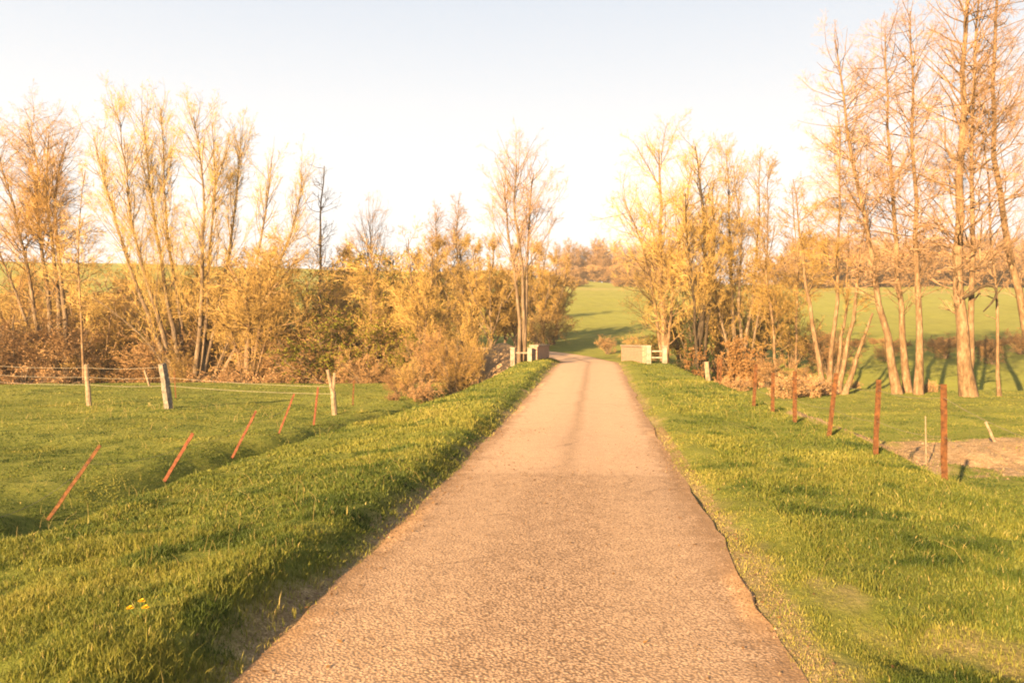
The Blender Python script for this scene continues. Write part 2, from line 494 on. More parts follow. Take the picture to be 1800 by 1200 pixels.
xs = axis((-9, 11), -620, 620, .16, 1.09)
ys = axis((-4, 54), -45, 900, .22, 1.035)
X, Y = np.meshgrid(xs, ys)
X = X + road_x(np.clip(Y, -10, 60))
Zg = height(X.ravel(), Y.ravel()).reshape(X.shape)
U = X - road_x(np.minimum(Y, 60))
Zg = Zg - np.where(np.abs(U) < HALF - .35, .04, .009) * (np.abs(U) < HALF + .05) * (Y < 47)
ny, nx = X.shape
idx = np.arange(ny * nx).reshape(ny, nx)
quads = np.stack([idx[:-1, :-1], idx[:-1, 1:], idx[1:, 1:], idx[1:, :-1]], -1).reshape(-1, 4)
g = Buf()
g.add(np.stack([X.ravel(), Y.ravel(), Zg.ravel()], 1), quads, tone=soil(X.ravel(), Y.ravel()))
tag(g.build("ground", M_GROUND, smooth=True), "rolling grass meadow ground with bare earth patches beside the lane", "ground", kind="structure")

def ground_z(x, y):
    """height of the ground mesh itself (between its vertices), so that blades root on it"""
    xx = x - road_x(np.clip(y, -10, 60))
    i = np.clip(np.searchsorted(xs, xx) - 1, 0, len(xs) - 2); j = np.clip(np.searchsorted(ys, y) - 1, 0, len(ys) - 2)
    fx = np.clip((xx - xs[i]) / (xs[i + 1] - xs[i]), 0, 1); fy = np.clip((y - ys[j]) / (ys[j + 1] - ys[j]), 0, 1)
    return (Zg[j, i] * (1 - fx) + Zg[j, i + 1] * fx) * (1 - fy) + (Zg[j + 1, i] * (1 - fx) + Zg[j + 1, i + 1] * fx) * fy

# ------------------------------------------------------------------ road sheet
R = resample(PATH[PATH[:, 1] > -6], .3)
T = np.gradient(R[:, :2], axis=0); T /= np.linalg.norm(T, axis=1)[:, None]
N = np.stack([T[:, 1], -T[:, 0]], 1)
cols = np.concatenate([[-1.0], np.linspace(-.97, .97, 17), [1.0]])
rb = Buf()
rv, tone, along = [], [], []
for j, c in enumerate(cols):
    wob = (vnoise(R[:, 1], R[:, 1] * 0 + j * 7, 1.1, 21) * .09 + vnoise(R[:, 1], R[:, 1] * 0, .35, 22) * .05) * (abs(c) > .96)
    w = c * HALF + wob * np.sign(c)
    w = w * np.where(R[:, 1] > 46, 1.12, 1.0)
    z = R[:, 2] + .018 * (1 - c * c) + (vnoise(R[:, 1], R[:, 1] * 0 + c * 3, 2.5, 23) * .02) + (-.004 if c == -1 else .004 if c == 1 else .0) + np.where(R[:, 1] > 44.5, .03, .0)
    rv.append(np.stack([R[:, 0] + N[:, 0] * w, R[:, 1] + N[:, 1] * w, z], 1))
    tone.append(np.full(len(R), c)); along.append(sstep(10.25, 10.5, R[:, 1]) * (.35 + .65 * sstep(10, 22, R[:, 1])))
rv = np.stack(rv, 1)
i2 = np.arange(rv.shape[0] * rv.shape[1]).reshape(rv.shape[:2])
rb.add(rv.reshape(-1, 3), np.stack([i2[:-1, :-1], i2[:-1, 1:], i2[1:, 1:], i2[1:, :-1]], -1).reshape(-1, 4), tone=np.stack(tone, 1).ravel())
road = rb.build("road", M_ROAD, smooth=True)
al = road.data.attributes.new("along", 'FLOAT', 'POINT')
al.data.foreach_set("value", np.stack(along, 1).ravel().astype(np.float32))
tag(road, "narrow sandy asphalt lane running to the brick bridge and bending left", "road", kind="structure")

# ------------------------------------------------------------------ grass blades
def scatter_grass(seed=3):
    rng = np.random.default_rng(seed)
    V, Q, TR, TN = [], [], [], []
    base = 0
    buf = Buf()
    for (y0, y1, dens, hmin, hmax, wid) in ((1.4, 2.6, 2500, .04, .095, .004), (2.6, 4.6, 9000, .04, .095, .0026), (4.6, 7, 6000, .04, .095, .0034), (7, 11, 2800, .04, .09, .005),
                                            (11, 17, 1100, .035, .085, .008), (17, 27, 400, .035, .09, .013), (27, 46, 120, .035, .09, .022)):
        half = .95
        area = (y1 ** 2 - y0 ** 2) * half
        n = int(area * dens)
        y = np.sqrt(rng.uniform(y0 ** 2, y1 ** 2, n))
        x = rng.uniform(-half, half, n) * y
        u = x - road_x(y)
        s = soil(x, y)
        clump = vnoise(x, y, .35, 31) + .7 * vnoise(x, y, .11, 32)
        keep = (np.abs(u) > HALF - .06 + .1 * rng.random(n)) & (rng.random(n) > s * .96) & (clump + rng.random(n) * .8 > -.05)
        keep &= ~((y > 41.5) & (np.abs(u) < 3.4))
        x, y, u, clump, s = x[keep], y[keep], u[keep], clump[keep], s[keep]
        n = len(x)
        z = ground_z(x, y) - .008
        big = vnoise(x, y, 1.6, 33)
        h = .72 * rng.uniform(hmin, hmax, n) * (1 + .9 * clump + .5 * big)
        h *= np.where((np.abs(u) < 2.1) & (u > 0), .5, 1.0) * np.where(np.abs(u) > 5.2, .6, 1.0)
        tall = rng.random(n) < .012
        h = np.where(tall, h * 1.9, h)
        w = wid * rng.uniform(.6, 1.3, n)
        ang = rng.uniform(0, 2 * np.pi, n)
        lean = rng.uniform(.1, .75, n) * h
        la = rng.uniform(0, 2 * np.pi, n)
        lx, ly = np.cos(la) * lean, np.sin(la) * lean
        sx, sy = np.cos(ang) * w, np.sin(ang) * w
        P = np.zeros((n, 5, 3))
        P[:, 0] = np.stack([x - sx, y - sy, z], 1)
        P[:, 1] = np.stack([x + sx, y + sy, z], 1)
        P[:, 2] = np.stack([x + sx * .7 + lx * .35, y + sy * .7 + ly * .35, z + h * .6], 1)
        P[:, 3] = np.stack([x - sx * .7 + lx * .35, y - sy * .7 + ly * .35, z + h * .6], 1)
        P[:, 4] = np.stack([x + lx, y + ly, z + h * rng.uniform(.85, 1.0, n)], 1)
        dry = vnoise(x, y, .8, 34)
        tn = .46 + .34 * (rng.random(n) - .5) + .35 * big + .22 * dry + .3 * s + np.where(u > 0, .10 * (1 - sstep(HALF, HALF + .6, u)), 0)
        pz = vnoise(x, y, .55, 35) + .5 * vnoise(x, y, .22, 36)
        tn = tn - .34 * sstep(.12, .45, pz) - .22 * (np.abs(u) > 5.2) * sstep(-.1, .3, vnoise(x, y * .5, .8, 37))  # last term darkens the field blades as painted tussock shading
        tn = np.where(rng.random(n) < np.where(y < 11, .025, .006), .9, tn)
        tn = np.clip(tn, 0, 1)
        k = np.arange(n)[:, None] * 5
        buf.add(P.reshape(-1, 3), k + np.array([[0, 1, 2, 3]]), k + np.array([[3, 2, 4]]), tone=np.repeat(tn, 5))
    return buf
tag(scatter_grass().build("grass", M_GRASS), "short spring grass blades on verges and meadow", "grass", kind="stuff")

def scatter_grit(seed=9):
    rng = np.random.default_rng(seed)
    n = 26000
    y = np.sqrt(rng.uniform(2.7 ** 2, 15 ** 2, n))
    e = rng.random(n)
    u = np.where(e < .6, np.sign(rng.random(n) - .5) * (HALF - np.abs(rng.normal(0, .17, n)) + .2), rng.uniform(-HALF, HALF, n))
    x = road_x(y) + u
    z = np.where(np.abs(u) < HALF, road_z(y) + .018 * (1 - (u / HALF) ** 2), ground_z(x, y))
    r = rng.uniform(.002, .007, n) * np.where(rng.random(n) < .03, 2.2, 1)
    o = np.array([[1, 0, 0], [0, 1, 0], [-1, 0, 0], [0, -1, 0], [0, 0, 1], [0, 0, -.6]], float)
    P = np.stack([x, y, z + r * .3], 1)[:, None, :] + o[None] * r[:, None, None] * rng.uniform(.6, 1.4, (n, 6, 1)) * np.array([1, 1, .7])
    k = np.arange(n)[:, None, None] * 6
    t = np.array([[0, 1, 4], [1, 2, 4], [2, 3, 4], [3, 0, 4], [1, 0, 5], [2, 1, 5], [3, 2, 5], [0, 3, 5]])
    b = Buf(); b.add(P.reshape(-1, 3), None, (k + t[None]).reshape(-1, 3), tone=np.repeat(rng.random(n), 6))
    return b
tag(scatter_grit().build("road_grit", STONE), "loose stone chippings scattered on the lane and its edges", "grit", kind="stuff")

def scatter_stalks(seed=13):
    rng = np.random.default_rng(seed)
    n = 2600
    y = np.sqrt(rng.uniform(3.0 ** 2, 26 ** 2, n)); x = rng.uniform(-.66, .66, n) * y
    u = x - road_x(y)
    keep = (np.abs(u) > HALF + .15) & ((vnoise(x, y, 1.2, 51) > .12) | ((u > 3.9) & (u < 6.2)))
    x, y = x[keep], y[keep]; n = len(x)
    z = ground_z(x, y) - .01
    h = rng.uniform(.10, .26, n); a = rng.uniform(0, 6.28, n); ln = h * rng.uniform(.1, 1.1, n)
    P = np.stack([np.stack([x, y, z], 1), np.stack([x + np.cos(a) * ln * .4, y + np.sin(a) * ln * .4, z + h * .6], 1),
                  np.stack([x + np.cos(a) * ln, y + np.sin(a) * ln, z + h * .85], 1)], 1)
    w = np.maximum(.0012, y * .00016)
    b = Buf(); tube_mesh(b, P, w[:, None] * np.array([[1, .8, .4]]), 3, tone=rng.uniform(.8, 1.0, n))
    return b

def scatter_litter(seed=15):
    rng = np.random.default_rng(seed)
    n = 1500
    y = np.sqrt(rng.uniform(2.8 ** 2, 22 ** 2, n))
    u = np.where(rng.random(n) < .8, np.sign(rng.random(n) - .5) * (HALF + rng.normal(.0, .22, n)), rng.uniform(-HALF, HALF, n))
    x = road_x(y) + u
    z = np.where(np.abs(u) < HALF, road_z(y) + .02, ground_z(x, y) + .015)
    a = rng.uniform(0, 6.28, n); r = rng.uniform(.008, .022, n)
    d = np.stack([np.cos(a), np.sin(a), rng.uniform(-.2, .5, n)], 1) * r[:, None]; q = np.stack([-np.sin(a), np.cos(a), rng.uniform(-.4, .4, n)], 1) * (r * .5)[:, None]
    c = np.stack([x, y, z], 1)
    V = np.stack([c - d, c - q, c + d, c + q], 1)
    b = Buf(); b.add(V.reshape(-1, 3), np.arange(n)[:, None] * 4 + np.array([[0, 1, 2, 3]]), tone=np.repeat(rng.random(n), 4))
    return b

def scatter_clods(seed=17):
    rng = np.random.default_rng(seed)
    n = 4200
    y = rng.uniform(12.5, 21, n); x = rng.uniform(6, 15, n)
    k = rng.random(n) < soil(x, y) * .8
    x, y = x[k], y[k]; n = len(x)
    r = rng.uniform(.008, .026, n) * np.where(rng.random(n) < .08, 1.9, 1)
    o = np.array([[1, 0, 0], [0, 1, 0], [-1, 0, 0], [0, -1, 0], [0, 0, 1], [0, 0, -.6]], float)
    P = np.stack([x, y, ground_z(x, y) + r * .2], 1)[:, None, :] + o[None] * r[:, None, None] * rng.uniform(.6, 1.5, (n, 6, 1)) * np.array([1, 1, .7])
    q = np.arange(n)[:, None, None] * 6
    t = np.array([[0, 1, 4], [1, 2, 4], [2, 3, 4], [3, 0, 4], [1, 0, 5], [2, 1, 5], [3, 2, 5], [0, 3, 5]])
    b = Buf(); b.add(P.reshape(-1, 3), None, (q + t[None]).reshape(-1, 3), tone=np.repeat(rng.random(n) * .8, 6))
    return b

# ------------------------------------------------------------------ plants
def unit(v):
    return v / np.maximum(np.linalg.norm(v, axis=-1, keepdims=True), 1e-9)

def tube_mesh(buf, P, Rr, k, tone=0.5, mat=0):
    """P (N,n,3) polylines, Rr (N,n) radii -> tubes of k sides"""
    Nn, n = P.shape[:2]
    if Nn == 0: return
    t = unit(np.gradient(P, axis=1))
    m = unit(P[:, -1] - P[:, 0])
    ref = np.where(np.abs(m[:, 2:3]) > .75, np.array([[1.0, .13, 0]]), np.array([[.05, .1, 1.0]]))
    a = unit(np.cross(t, ref[:, None, :])); b = np.cross(t, a)
    th = np.arange(k) * 2 * np.pi / k
    ring = P[:, :, None, :] + Rr[:, :, None, None] * (a[:, :, None, :] * np.cos(th)[None, None, :, None] + b[:, :, None, :] * np.sin(th)[None, None, :, None])
    ids = np.arange(Nn * n * k).reshape(Nn, n, k)
    nx_ = np.roll(ids, -1, axis=2)
    q = np.stack([ids[:, :-1], nx_[:, :-1], nx_[:, 1:], ids[:, 1:]], -1).reshape(-1, 4)
    tn = np.broadcast_to(np.asarray(tone, float).reshape(-1, 1) if np.ndim(tone) else np.full((Nn, 1), tone), (Nn, n * k))
    buf.add(ring.reshape(-1, 3), q, tone=tn.ravel(), mat=mat)

def grow(rng, start, d, length, nseg, wob, up):
    P = [start]; d = unit(d)
    for i in range(nseg):
        d = unit(d + rng.normal(0, wob, d.shape) + np.array([0, 0, up]))
        P.append(P[-1] + d * (length / nseg)[:, None])
    return np.stack(P, 1)

def children(rng, P, Rr, L, n, t0, t1, ang, angsd, bias=1.0):
    w = L / L.sum()
    i = rng.choice(len(P), n, p=w)
    t = t0 + (t1 - t0) * rng.random(n) ** bias
    f = t * (P.shape[1] - 1)
    j = np.minimum(f.astype(int), P.shape[1] - 2); fr = (f - j)[:, None]
    start = P[i, j] * (1 - fr) + P[i, j + 1] * fr
    tan = unit(P[i, j + 1] - P[i, j])
    rad = Rr[i, j] * (1 - fr[:, 0]) + Rr[i, j + 1] * fr[:, 0]
    perp = unit(np.cross(tan, rng.normal(0, 1, (n, 3))))
    a = np.radians(rng.normal(ang, angsd, n))[:, None]
    return i, t, start, tan * np.cos(a) + perp * np.sin(a), rad

def make_plant(name, stems, sp, seed, loc=None):
    """stems: list of (polyline points, base radius, tip radius). Returns an Empty with a trunk and a crown"""
    rng = np.random.default_rng(seed)
    n = 13
    SP, SR, tops = [], [], []
    for pts, r0, r1 in stems:
        p = np.asarray(pts, float)
        s = np.concatenate([[0], np.cumsum(np.linalg.norm(np.diff(p, axis=0), axis=1))])
        tt = np.linspace(0, s[-1], n)
        q = np.stack([np.interp(tt, s, p[:, k]) for k in range(3)], 1)
        for _ in range(2): q[1:-1] = q[1:-1] * .5 + (q[2:] + q[:-2]) * .25
        amp = sp.get("stem_wob", .012) * s[-1]
        wv = np.cumsum(rng.normal(0, 1, (n, 3)), 0); wv -= np.linspace(0, 1, n)[:, None] * wv[-1]; wv[0] = 0
        q = q + wv * amp * .35 * np.array([1, 1, .2])
        f = np.linspace(0, 1, n)
        r = r0 + (r1 - r0) * f ** .8
        r = r * (1 + sp.get("flare", .5) * np.exp(-f * 16))
        SP.append(q); SR.append(r)
    SP, SR = np.stack(SP), np.stack(SR)
    if loc is None: loc = SP[:, 0].mean(0)
    SL = np.linalg.norm(np.diff(SP, axis=1), axis=2).sum(1)
    tb, cb = Buf(), Buf()
    tube_mesh(tb, SP - loc, SR, sp.get("sides", 8))
    b1 = sp["b1"]
    i, t, s, d, r = children(rng, SP, SR, SL, b1["n"], b1["t0"], b1.get("t1", .99), b1["ang"], b1.get("sd", 14), b1.get("bias", 1))
    prof = b1.get("low", .4) + (1 - b1.get("low", .4)) * (1 - (t - b1["t0"]) / (1 - b1["t0"] + 1e-6))
    prof = prof * np.clip(b1.get('start', .6) + (t - b1['t0']) * 3, 0, 1)
    l1 = b1["len"] * SL[i] / SL.max() * prof * rng.uniform(.55, 1.15, len(i))
    r1 = np.minimum(r * .62, b1.get("rmax", .06)) * rng.uniform(.6, 1, len(i)); tw = sp.get("tw", .005)
    r1 = np.maximum(r1, tw * 1.6)
    P1 = grow(rng, s, d, l1, 6, b1.get("wob", .16), b1.get("up", .08))
    R1 = r1[:, None] * np.linspace(1, .3, 7)[None]
    tube_mesh(tb, P1 - loc, R1, 5)
    P, Rr, L = P1, R1, l1
    # stem tips also carry twigs
    for lv in sp["lv"]:
        i, t, s, d, r = children(rng, P, Rr, L, lv["n"], lv.get("t0", .15), 1.0, lv.get("ang", 42), lv.get("sd", 15), lv.get("bias", .85))
        ln = np.minimum(L[i] * lv["ratio"], lv.get("max", 9)) * (1.15 - .55 * t) * rng.uniform(.5, 1.2, len(i))
        seg = lv.get("seg", 3)
        Pn = grow(rng, s, d, ln, seg, lv.get("wob", .2), lv.get("up", .1))
        rn = np.maximum(np.minimum(r * .6, lv.get("rmax", .02)), tw)
        Rn = rn[:, None] * np.linspace(1, .45, seg + 1)[None]
        tube_mesh(cb, Pn - loc, Rn, 3, tone=rng.random(len(i)), mat=0)
        P, Rr, L = Pn, Rn, ln
    lf = sp.get("leaf")
    if lf:
        m = lf["n"]
        i, t, s, d, r = children(rng, P, Rr, L, m, .1, 1.0, 50, 25, .7)
        if "zmin" in lf or "pick" in lf:
            zz = (s[:, 2] - SP[:, 0, 2].min()) / max(SP[:, -1, 2].max() - SP[:, 0, 2].min(), .1)
            k = rng.random(len(zz)) < np.clip(lf["pick"](zz), 0, 1)
            s, d = s[k], d[k]
        m = len(s)
        ln = lf["size"] * rng.uniform(.5, 1.4, m)[:, None]
        side = unit(np.cross(d, rng.normal(0, 1, (m, 3)))) * ln * lf.get("asp", .45)
        dr = d * ln
        V = np.stack([s, s + dr * .5 - side * .5, s + dr, s + dr * .5 + side * .5], 1) - loc
        cb.add(V.reshape(-1, 3), np.arange(m)[:, None] * 4 + np.array([[0, 1, 2, 3]]), tone=np.repeat(np.clip(rng.normal(.5, .25, m), 0, 1), 4), mat=1)
    root = empty(name, loc)
    tb.build("trunk", sp["bark"], root, smooth=True)
    cb.build("crown", [sp["twig"], sp.get("leafmat", sp["twig"])], root)
    return root

def px_stem(pts, d, r0, r1=.02, dy=0.0):
    """a stem drawn through photo pixels at a distance d, its top dy metres nearer or farther"""
    n = len(pts)
    out = []
    for k, (px, py) in enumerate(pts):
        dd = d + dy * (k / max(n - 1, 1)) ** 1.3
        p = at(px, py, dd)
        if k == 0: p[2] = min(p[2], hz(p[0], p[1])) - .08
        out.append(p)
    return (out, r0, r1)

def lv3(n2, n3, n4, r2=.5, r3=.5, r4=.55, up=.1, m4=.6, ang=42):
    L = [dict(n=n2, ratio=r2, seg=4, up=up, rmax=.02, ang=ang), dict(n=n3, ratio=r3, seg=3, up=up, rmax=.010, ang=ang)]
    if n4: L.append(dict(n=n4, ratio=r4, max=m4, seg=2, up=up * .6, rmax=.006, ang=ang))
    return L

ALDER = dict(bark=B_PALE, twig=T_PINK, leafmat=L_ORG, flare=.4, sides=9, tw=.005,
             b1=dict(n=85, t0=.22, start=.3, ang=60, len=3.9, low=.55, up=.06, wob=.14, rmax=.035), lv=lv3(650, 3200, 8000, up=.04, m4=.5), leaf=dict(n=3000, size=.035))
WILLOW = dict(bark=B_GREY, twig=T_GOLD, leafmat=L_YEL, stem_wob=.01, flare=.3, tw=.007,
              b1=dict(n=260, t0=.22, ang=26, len=4.2, low=.75, up=.13, wob=.10, rmax=.03), lv=lv3(2200, 9000, 14000, up=.10, ang=32),
              leaf=dict(n=18000, size=.05, pick=lambda z: .15 + 1.1 * z))
ASH = dict(bark=B_GREY, twig=T_PINK, leafmat=L_ORG, flare=.3, tw=.007,
           b1=dict(n=90, t0=.30, ang=36, len=4.4, low=.6, up=.16, wob=.10, rmax=.035), lv=lv3(700, 3000, 5500, up=.14, ang=36), leaf=dict(n=2500, size=.05))
SNAG = dict(bark=B_PALE, twig=T_GOLD, leafmat=L_ORG, flare=.3, tw=.007,
            b1=dict(n=70, t0=.15, ang=50, len=2.6, low=.5, up=.08, wob=.18, rmax=.025), lv=lv3(520, 2200, 3600, up=.06), leaf=dict(n=3500, size=.06))

def tree(name, label, cat, stems, sp, seed, group=None, **over):
    s = dict(sp); s.update(over)
    return tag(make_plant(name, stems, s, seed), label, cat, group)

ROWL, ROWR = "trees along the stream on the left", "trees along the stream on the right"
tag(scatter_stalks().build("dry_stalks", M_GRASS), "dry straw stalks standing in the verges and along the fence", "dry grass", kind="stuff")
tag(scatter_clods().build("earth_clods", CLOD), "clods of turned pale earth beyond the right fence", "earth", kind="stuff")
tag(scatter_litter().build("leaf_litter", L_RUST), "small brown dead leaves along the lane edges", "leaf litter", kind="stuff")
# --- right-hand row of tall bare trees
tree("alder_tree", "slim leaning bare tree, left of the three tall pale trunks on the right", "tree",
     [px_stem([(1578, 685), (1560, 590), (1535, 470), (1505, 290), (1490, 190), (1468, 70)], 38, .20, .03, 1.0)], ALDER, 11, ROWR)
tree("alder_tree", "straight bare tree, middle of the three tall pale trunks on the right", "tree",
     [px_stem([(1596, 685), (1584, 560), (1572, 400), (1562, 250), (1556, 60)], 39.5, .18, .03, -.8)], ALDER, 12, ROWR)
tree("alder_tree", "straight bare tree, right of the three tall pale trunks on the right", "tree",
     [px_stem([(1614, 687), (1604, 560), (1608, 400), (1604, 250), (1600, 20)], 38, .185, .03, .6)], ALDER, 13, ROWR)
big = tree("alder_tree", "biggest bare tree on the right with thick trunk and dark bent limb", "tree",
     [px_stem([(1703, 690), (1690, 560), (1692, 430), (1698, 250), (1700, 100), (1702, -60)], 36, .30, .06, .5),
      px_stem([(1694, 340), (1708, 220), (1712, 60), (1728, -70)], 36.2, .16, .03, 1.2)], ALDER, 14, ROWR,
     b1=dict(n=140, t0=.17, start=.3, ang=60, len=4.4, low=.6, up=.06, wob=.14, rmax=.05), lv=lv3(900, 4400, 11000, up=.04, m4=.5))
lb = Buf()
bl = resample(np.array([at(1690, 526, 36.0), at(1706, 516, 35.7), at(1722, 504, 35.4), at(1740, 499, 35.2), at(1752, 505, 35.1), at(1752, 520, 35.1), at(1742, 534, 35.1), at(1728, 548, 35.2)]), .1)
for _ in range(5): bl[1:-1] = bl[1:-1] * .5 + (bl[2:] + bl[:-2]) * .25
tube_mesh(lb, (bl - np.array(big.location))[None], np.linspace(.10, .028, len(bl))[None] * (1 + .08 * np.sin(np.arange(len(bl)) * 1.9))[None], 8)
lb.build("bent_limb", B_DARK, big, smooth=True)
tree("alder_tree", "bare tree leaning left at the right edge, its foot outside the picture", "tree",
     [px_stem([(1836, 690), (1822, 590), (1796, 500), (1768, 400), (1752, 260), (1750, 100), (1756, -40)], 37, .22, .05, -.6),
      px_stem([(1757, 330), (1735, 280), (1722, 200)], 36.6, .08, .02, -.5)], ALDER, 15, ROWR)
tree("alder_tree", "clump of five splayed pale stems behind the rusty fence", "tree",
     [px_stem([(1450, 688), (1432, 590), (1418, 480), (1412, 400), (1394, 315)], 39, .15, .02, 1.0),
      px_stem([(1456, 688), (1462, 600), (1476, 470), (1468, 330), (1472, 195)], 39.3, .13, .02, -.8),
      px_stem([(1466, 687), (1474, 620), (1486, 540), (1490, 460), (1492, 395)], 39.1, .11, .02, .8),
      px_stem([(1472, 688), (1492, 600), (1503, 530), (1508, 480), (1524, 380)], 38.8, .15, .02, .5),
      px_stem([(1484, 682), (1504, 632), (1522, 585), (1534, 550)], 38.6, .15, .05, -.6)], ALDER, 16, ROWR,
     b1=dict(n=110, t0=.35, ang=52, len=2.6, low=.45, up=.06, wob=.16, rmax=.03), twig=T_GOLD)
tree("ash_tree", "pale tree with spreading crown right behind the bridge railing", "tree",
     [px_stem([(1168, 622), (1168, 560), (1166, 480), (1160, 380), (1158, 262)], 50, .30, .04, .8),
      px_stem([(1170, 540), (1185, 470), (1205, 380), (1216, 300)], 50, .16, .03, -1.4),
      px_stem([(1167, 530), (1140, 460), (1118, 400), (1095, 345)], 50, .13, .03, 1.4)], ASH, 17, ROWR,
     bark=B_PALE, twig=T_GOLD, b1=dict(n=120, t0=.16, ang=46, len=4.6, low=.65, up=.08, wob=.14, rmax=.04), lv=lv3(1300, 6000, 11000, up=.06),
     leaf=dict(n=9000, size=.045, pick=lambda z: .1 + z))
tree("willow_tree", "amber budded tree with dark ivy trunk right of the bridge railing", "tree",
     [px_stem([(1230, 668), (1228, 610), (1238, 520), (1240, 420), (1222, 258)], 47, .26, .04, .8),
      px_stem([(1229, 600), (1216, 520), (1208, 430), (1205, 340)], 47, .13, .03, -1.0),
      px_stem([(1232, 560), (1256, 480), (1262, 400), (1252, 330)], 47, .12, .03, 1.0)], WILLOW, 18, ROWR,
     bark=B_DARK, leafmat=L_ORG, b1=dict(n=170, t0=.3, ang=34, len=3.2, low=.5, up=.1, wob=.12, rmax=.03), lv=lv3(1200, 5600, 10000), leaf=dict(n=10000, size=.055, pick=lambda z: .2 + z))
tree("willow_tree", "fan of golden stems left of the splayed clump", "tree",
     [px_stem([(1302, 655), (1288, 560), (1280, 430), (1276, 262)], 49, .17, .02, 1),
      px_stem([(1306, 655), (1300, 540), (1305, 420), (1290, 300)], 49.4, .15, .02, -1),
      px_stem([(1310, 656), (1318, 560), (1332, 440), (1336, 285)], 49.2, .16, .02, .6),
      px_stem([(1298, 655), (1270, 560), (1250, 480), (1242, 400)], 48.6, .12, .02, -.6),
      px_stem([(1312, 656), (1330, 580), (1348, 490), (1362, 400)], 48.8, .11, .02, .9)], WILLOW, 19, ROWR,
     b1=dict(n=240, t0=.25, ang=30, len=3.2, low=.5, up=.12, wob=.12, rmax=.028), lv=lv3(1600, 6800, 11000), leafmat=L_ORG, leaf=dict(n=8000, size=.05))
tree("ash_tree", "slim pale sapling between golden fan and splayed clump", "tree",
     [px_stem([(1366, 672), (1362, 600), (1356, 530), (1342, 440), (1352, 300)], 46, .10, .02, .6)], SNAG, 20, ROWR, lv=lv3(500, 2000, 3600, up=.08))
tree("ash_tree", "thin pale sapling close left of the splayed clump", "tree",
     [px_stem([(1396, 650), (1400, 560), (1408, 470), (1398, 400), (1392, 330)], 49, .09, .02, .6)], SNAG, 21, ROWR, lv=lv3(500, 2000, 3600, up=.08))
# --- left-hand row
tree("willow_tree", "huge fan shaped golden willow with many stems on the left", "tree",
     [px_stem([(318, 672), (262, 560), (222, 450), (190, 330), (165, 240)], 47, .20, .02, 1.5),
      px_stem([(325, 672), (285, 560), (248, 440), (225, 320), (212, 215)], 47.5, .20, .02, -1.2),
      px_stem([(330, 672), (300, 550), (275, 420), (262, 300), (248, 195)], 47.2, .19, .02, 1.8),
      px_stem([(336, 672), (318, 540), (300, 400), (290, 300), (282, 190)], 47.8, .18, .02, .4),
      px_stem([(340, 672), (345, 540), (352, 400), (352, 300), (340, 205)], 47.0, .20, .02, -1.6),
      px_stem([(346, 672), (366, 540), (372, 420), (382, 300), (372, 215)], 47.4, .16, .02, 1.0),
      px_stem([(350, 672), (385, 560), (412, 440), (422, 330), (424, 230)], 47.2, .18, .02, 2.0),
      px_stem([(355, 672), (410, 560), (450, 450), (470, 360), (478, 275)], 47.6, .18, .02, -.6),
      px_stem([(360, 672), (430, 580), (485, 480), (520, 390), (530, 310)], 47.2, .16, .02, 1.4),
      px_stem([(322, 672), (270, 610), (215, 560), (160, 520)], 46.6, .09, .02, -1.5),
      px_stem([(356, 672), (400, 600), (440, 540), (470, 500)], 46.4, .08, .02, -2)], WILLOW, 31, ROWL,
     b1=dict(n=520, t0=.2, t1=1, ang=25, len=4.2, low=.55, up=.12, wob=.10, rmax=.028, bias=.8), lv=lv3(4200, 17000, 32000, up=.09, ang=32, m4=.7), tw=.0055,
     leaf=dict(n=42000, size=.055, pick=lambda z: .05 + 1.15 * z ** 2.6))
tree("alder_tree", "tall cluster of leaning trunks at the far left", "tree",
     [px_stem([(96, 665), (82, 540), (70, 420), (62, 310), (48, 215)], 49, .22, .03, 1.0),
      px_stem([(104, 665), (98, 540), (84, 420), (78, 300), (86, 230)], 49.3, .22, .03, -1.0),
      px_stem([(122, 665), (116, 560), (106, 450), (96, 330), (118, 250)], 48.7, .22, .03, .5),
      px_stem([(88, 665), (62, 540), (40, 430), (12, 320), (-10, 240)], 49, .18, .03, -.6),
      px_stem([(80, 665), (40, 560), (8, 470), (-26, 380)], 48.8, .15, .03, .8)], ALDER, 32, ROWL,
     bark=B_GREY, twig=T_COP, b1=dict(n=240, t0=.35, ang=46, len=4.4, low=.55, up=.07, wob=.15, rmax=.04, bias=.8), lv=lv3(2300, 10000, 18000, up=.05, m4=.6),
     tw=.0055, leaf=dict(n=22000, size=.05, pick=lambda z: .12 + 1.1 * z))
tree("ash_tree", "single thin tree right of the far left trunk cluster", "tree",
     [px_stem([(150, 668), (147, 560), (143, 470), (140, 380), (150, 300)], 47, .10, .02, .5)], SNAG, 33, ROWL,
     b1=dict(n=60, t0=.3, ang=60, len=2.6, low=.4, up=.05, wob=.2, rmax=.03), lv=lv3(500, 2000, 3600))
tree("oak_tree", "low spreading pale limbed tree right of the golden willow", "tree",
     [px_stem([(432, 668), (436, 600), (440, 555), (425, 510), (400, 465)], 44.5, .26, .05, .8),
      px_stem([(440, 560), (465, 520), (495, 490), (520, 455)], 44.5, .15, .03, -1.2),
      px_stem([(440, 545), (448, 500), (452, 450)], 44.5, .14, .03, 1.5),
      px_stem([(438, 570), (475, 570), (505, 572), (530, 560)], 44.5, .09, .02, -1.0),
      px_stem([(436, 580), (400, 545), (385, 520)], 44.5, .10, .02, 1.0)], SNAG, 34, ROWL,
     b1=dict(n=150, t0=.3, ang=52, len=3.0, low=.7, up=.05, wob=.22, rmax=.05), lv=lv3(1600, 7500, 11000, up=.04), leaf=dict(n=7000, size=.045))
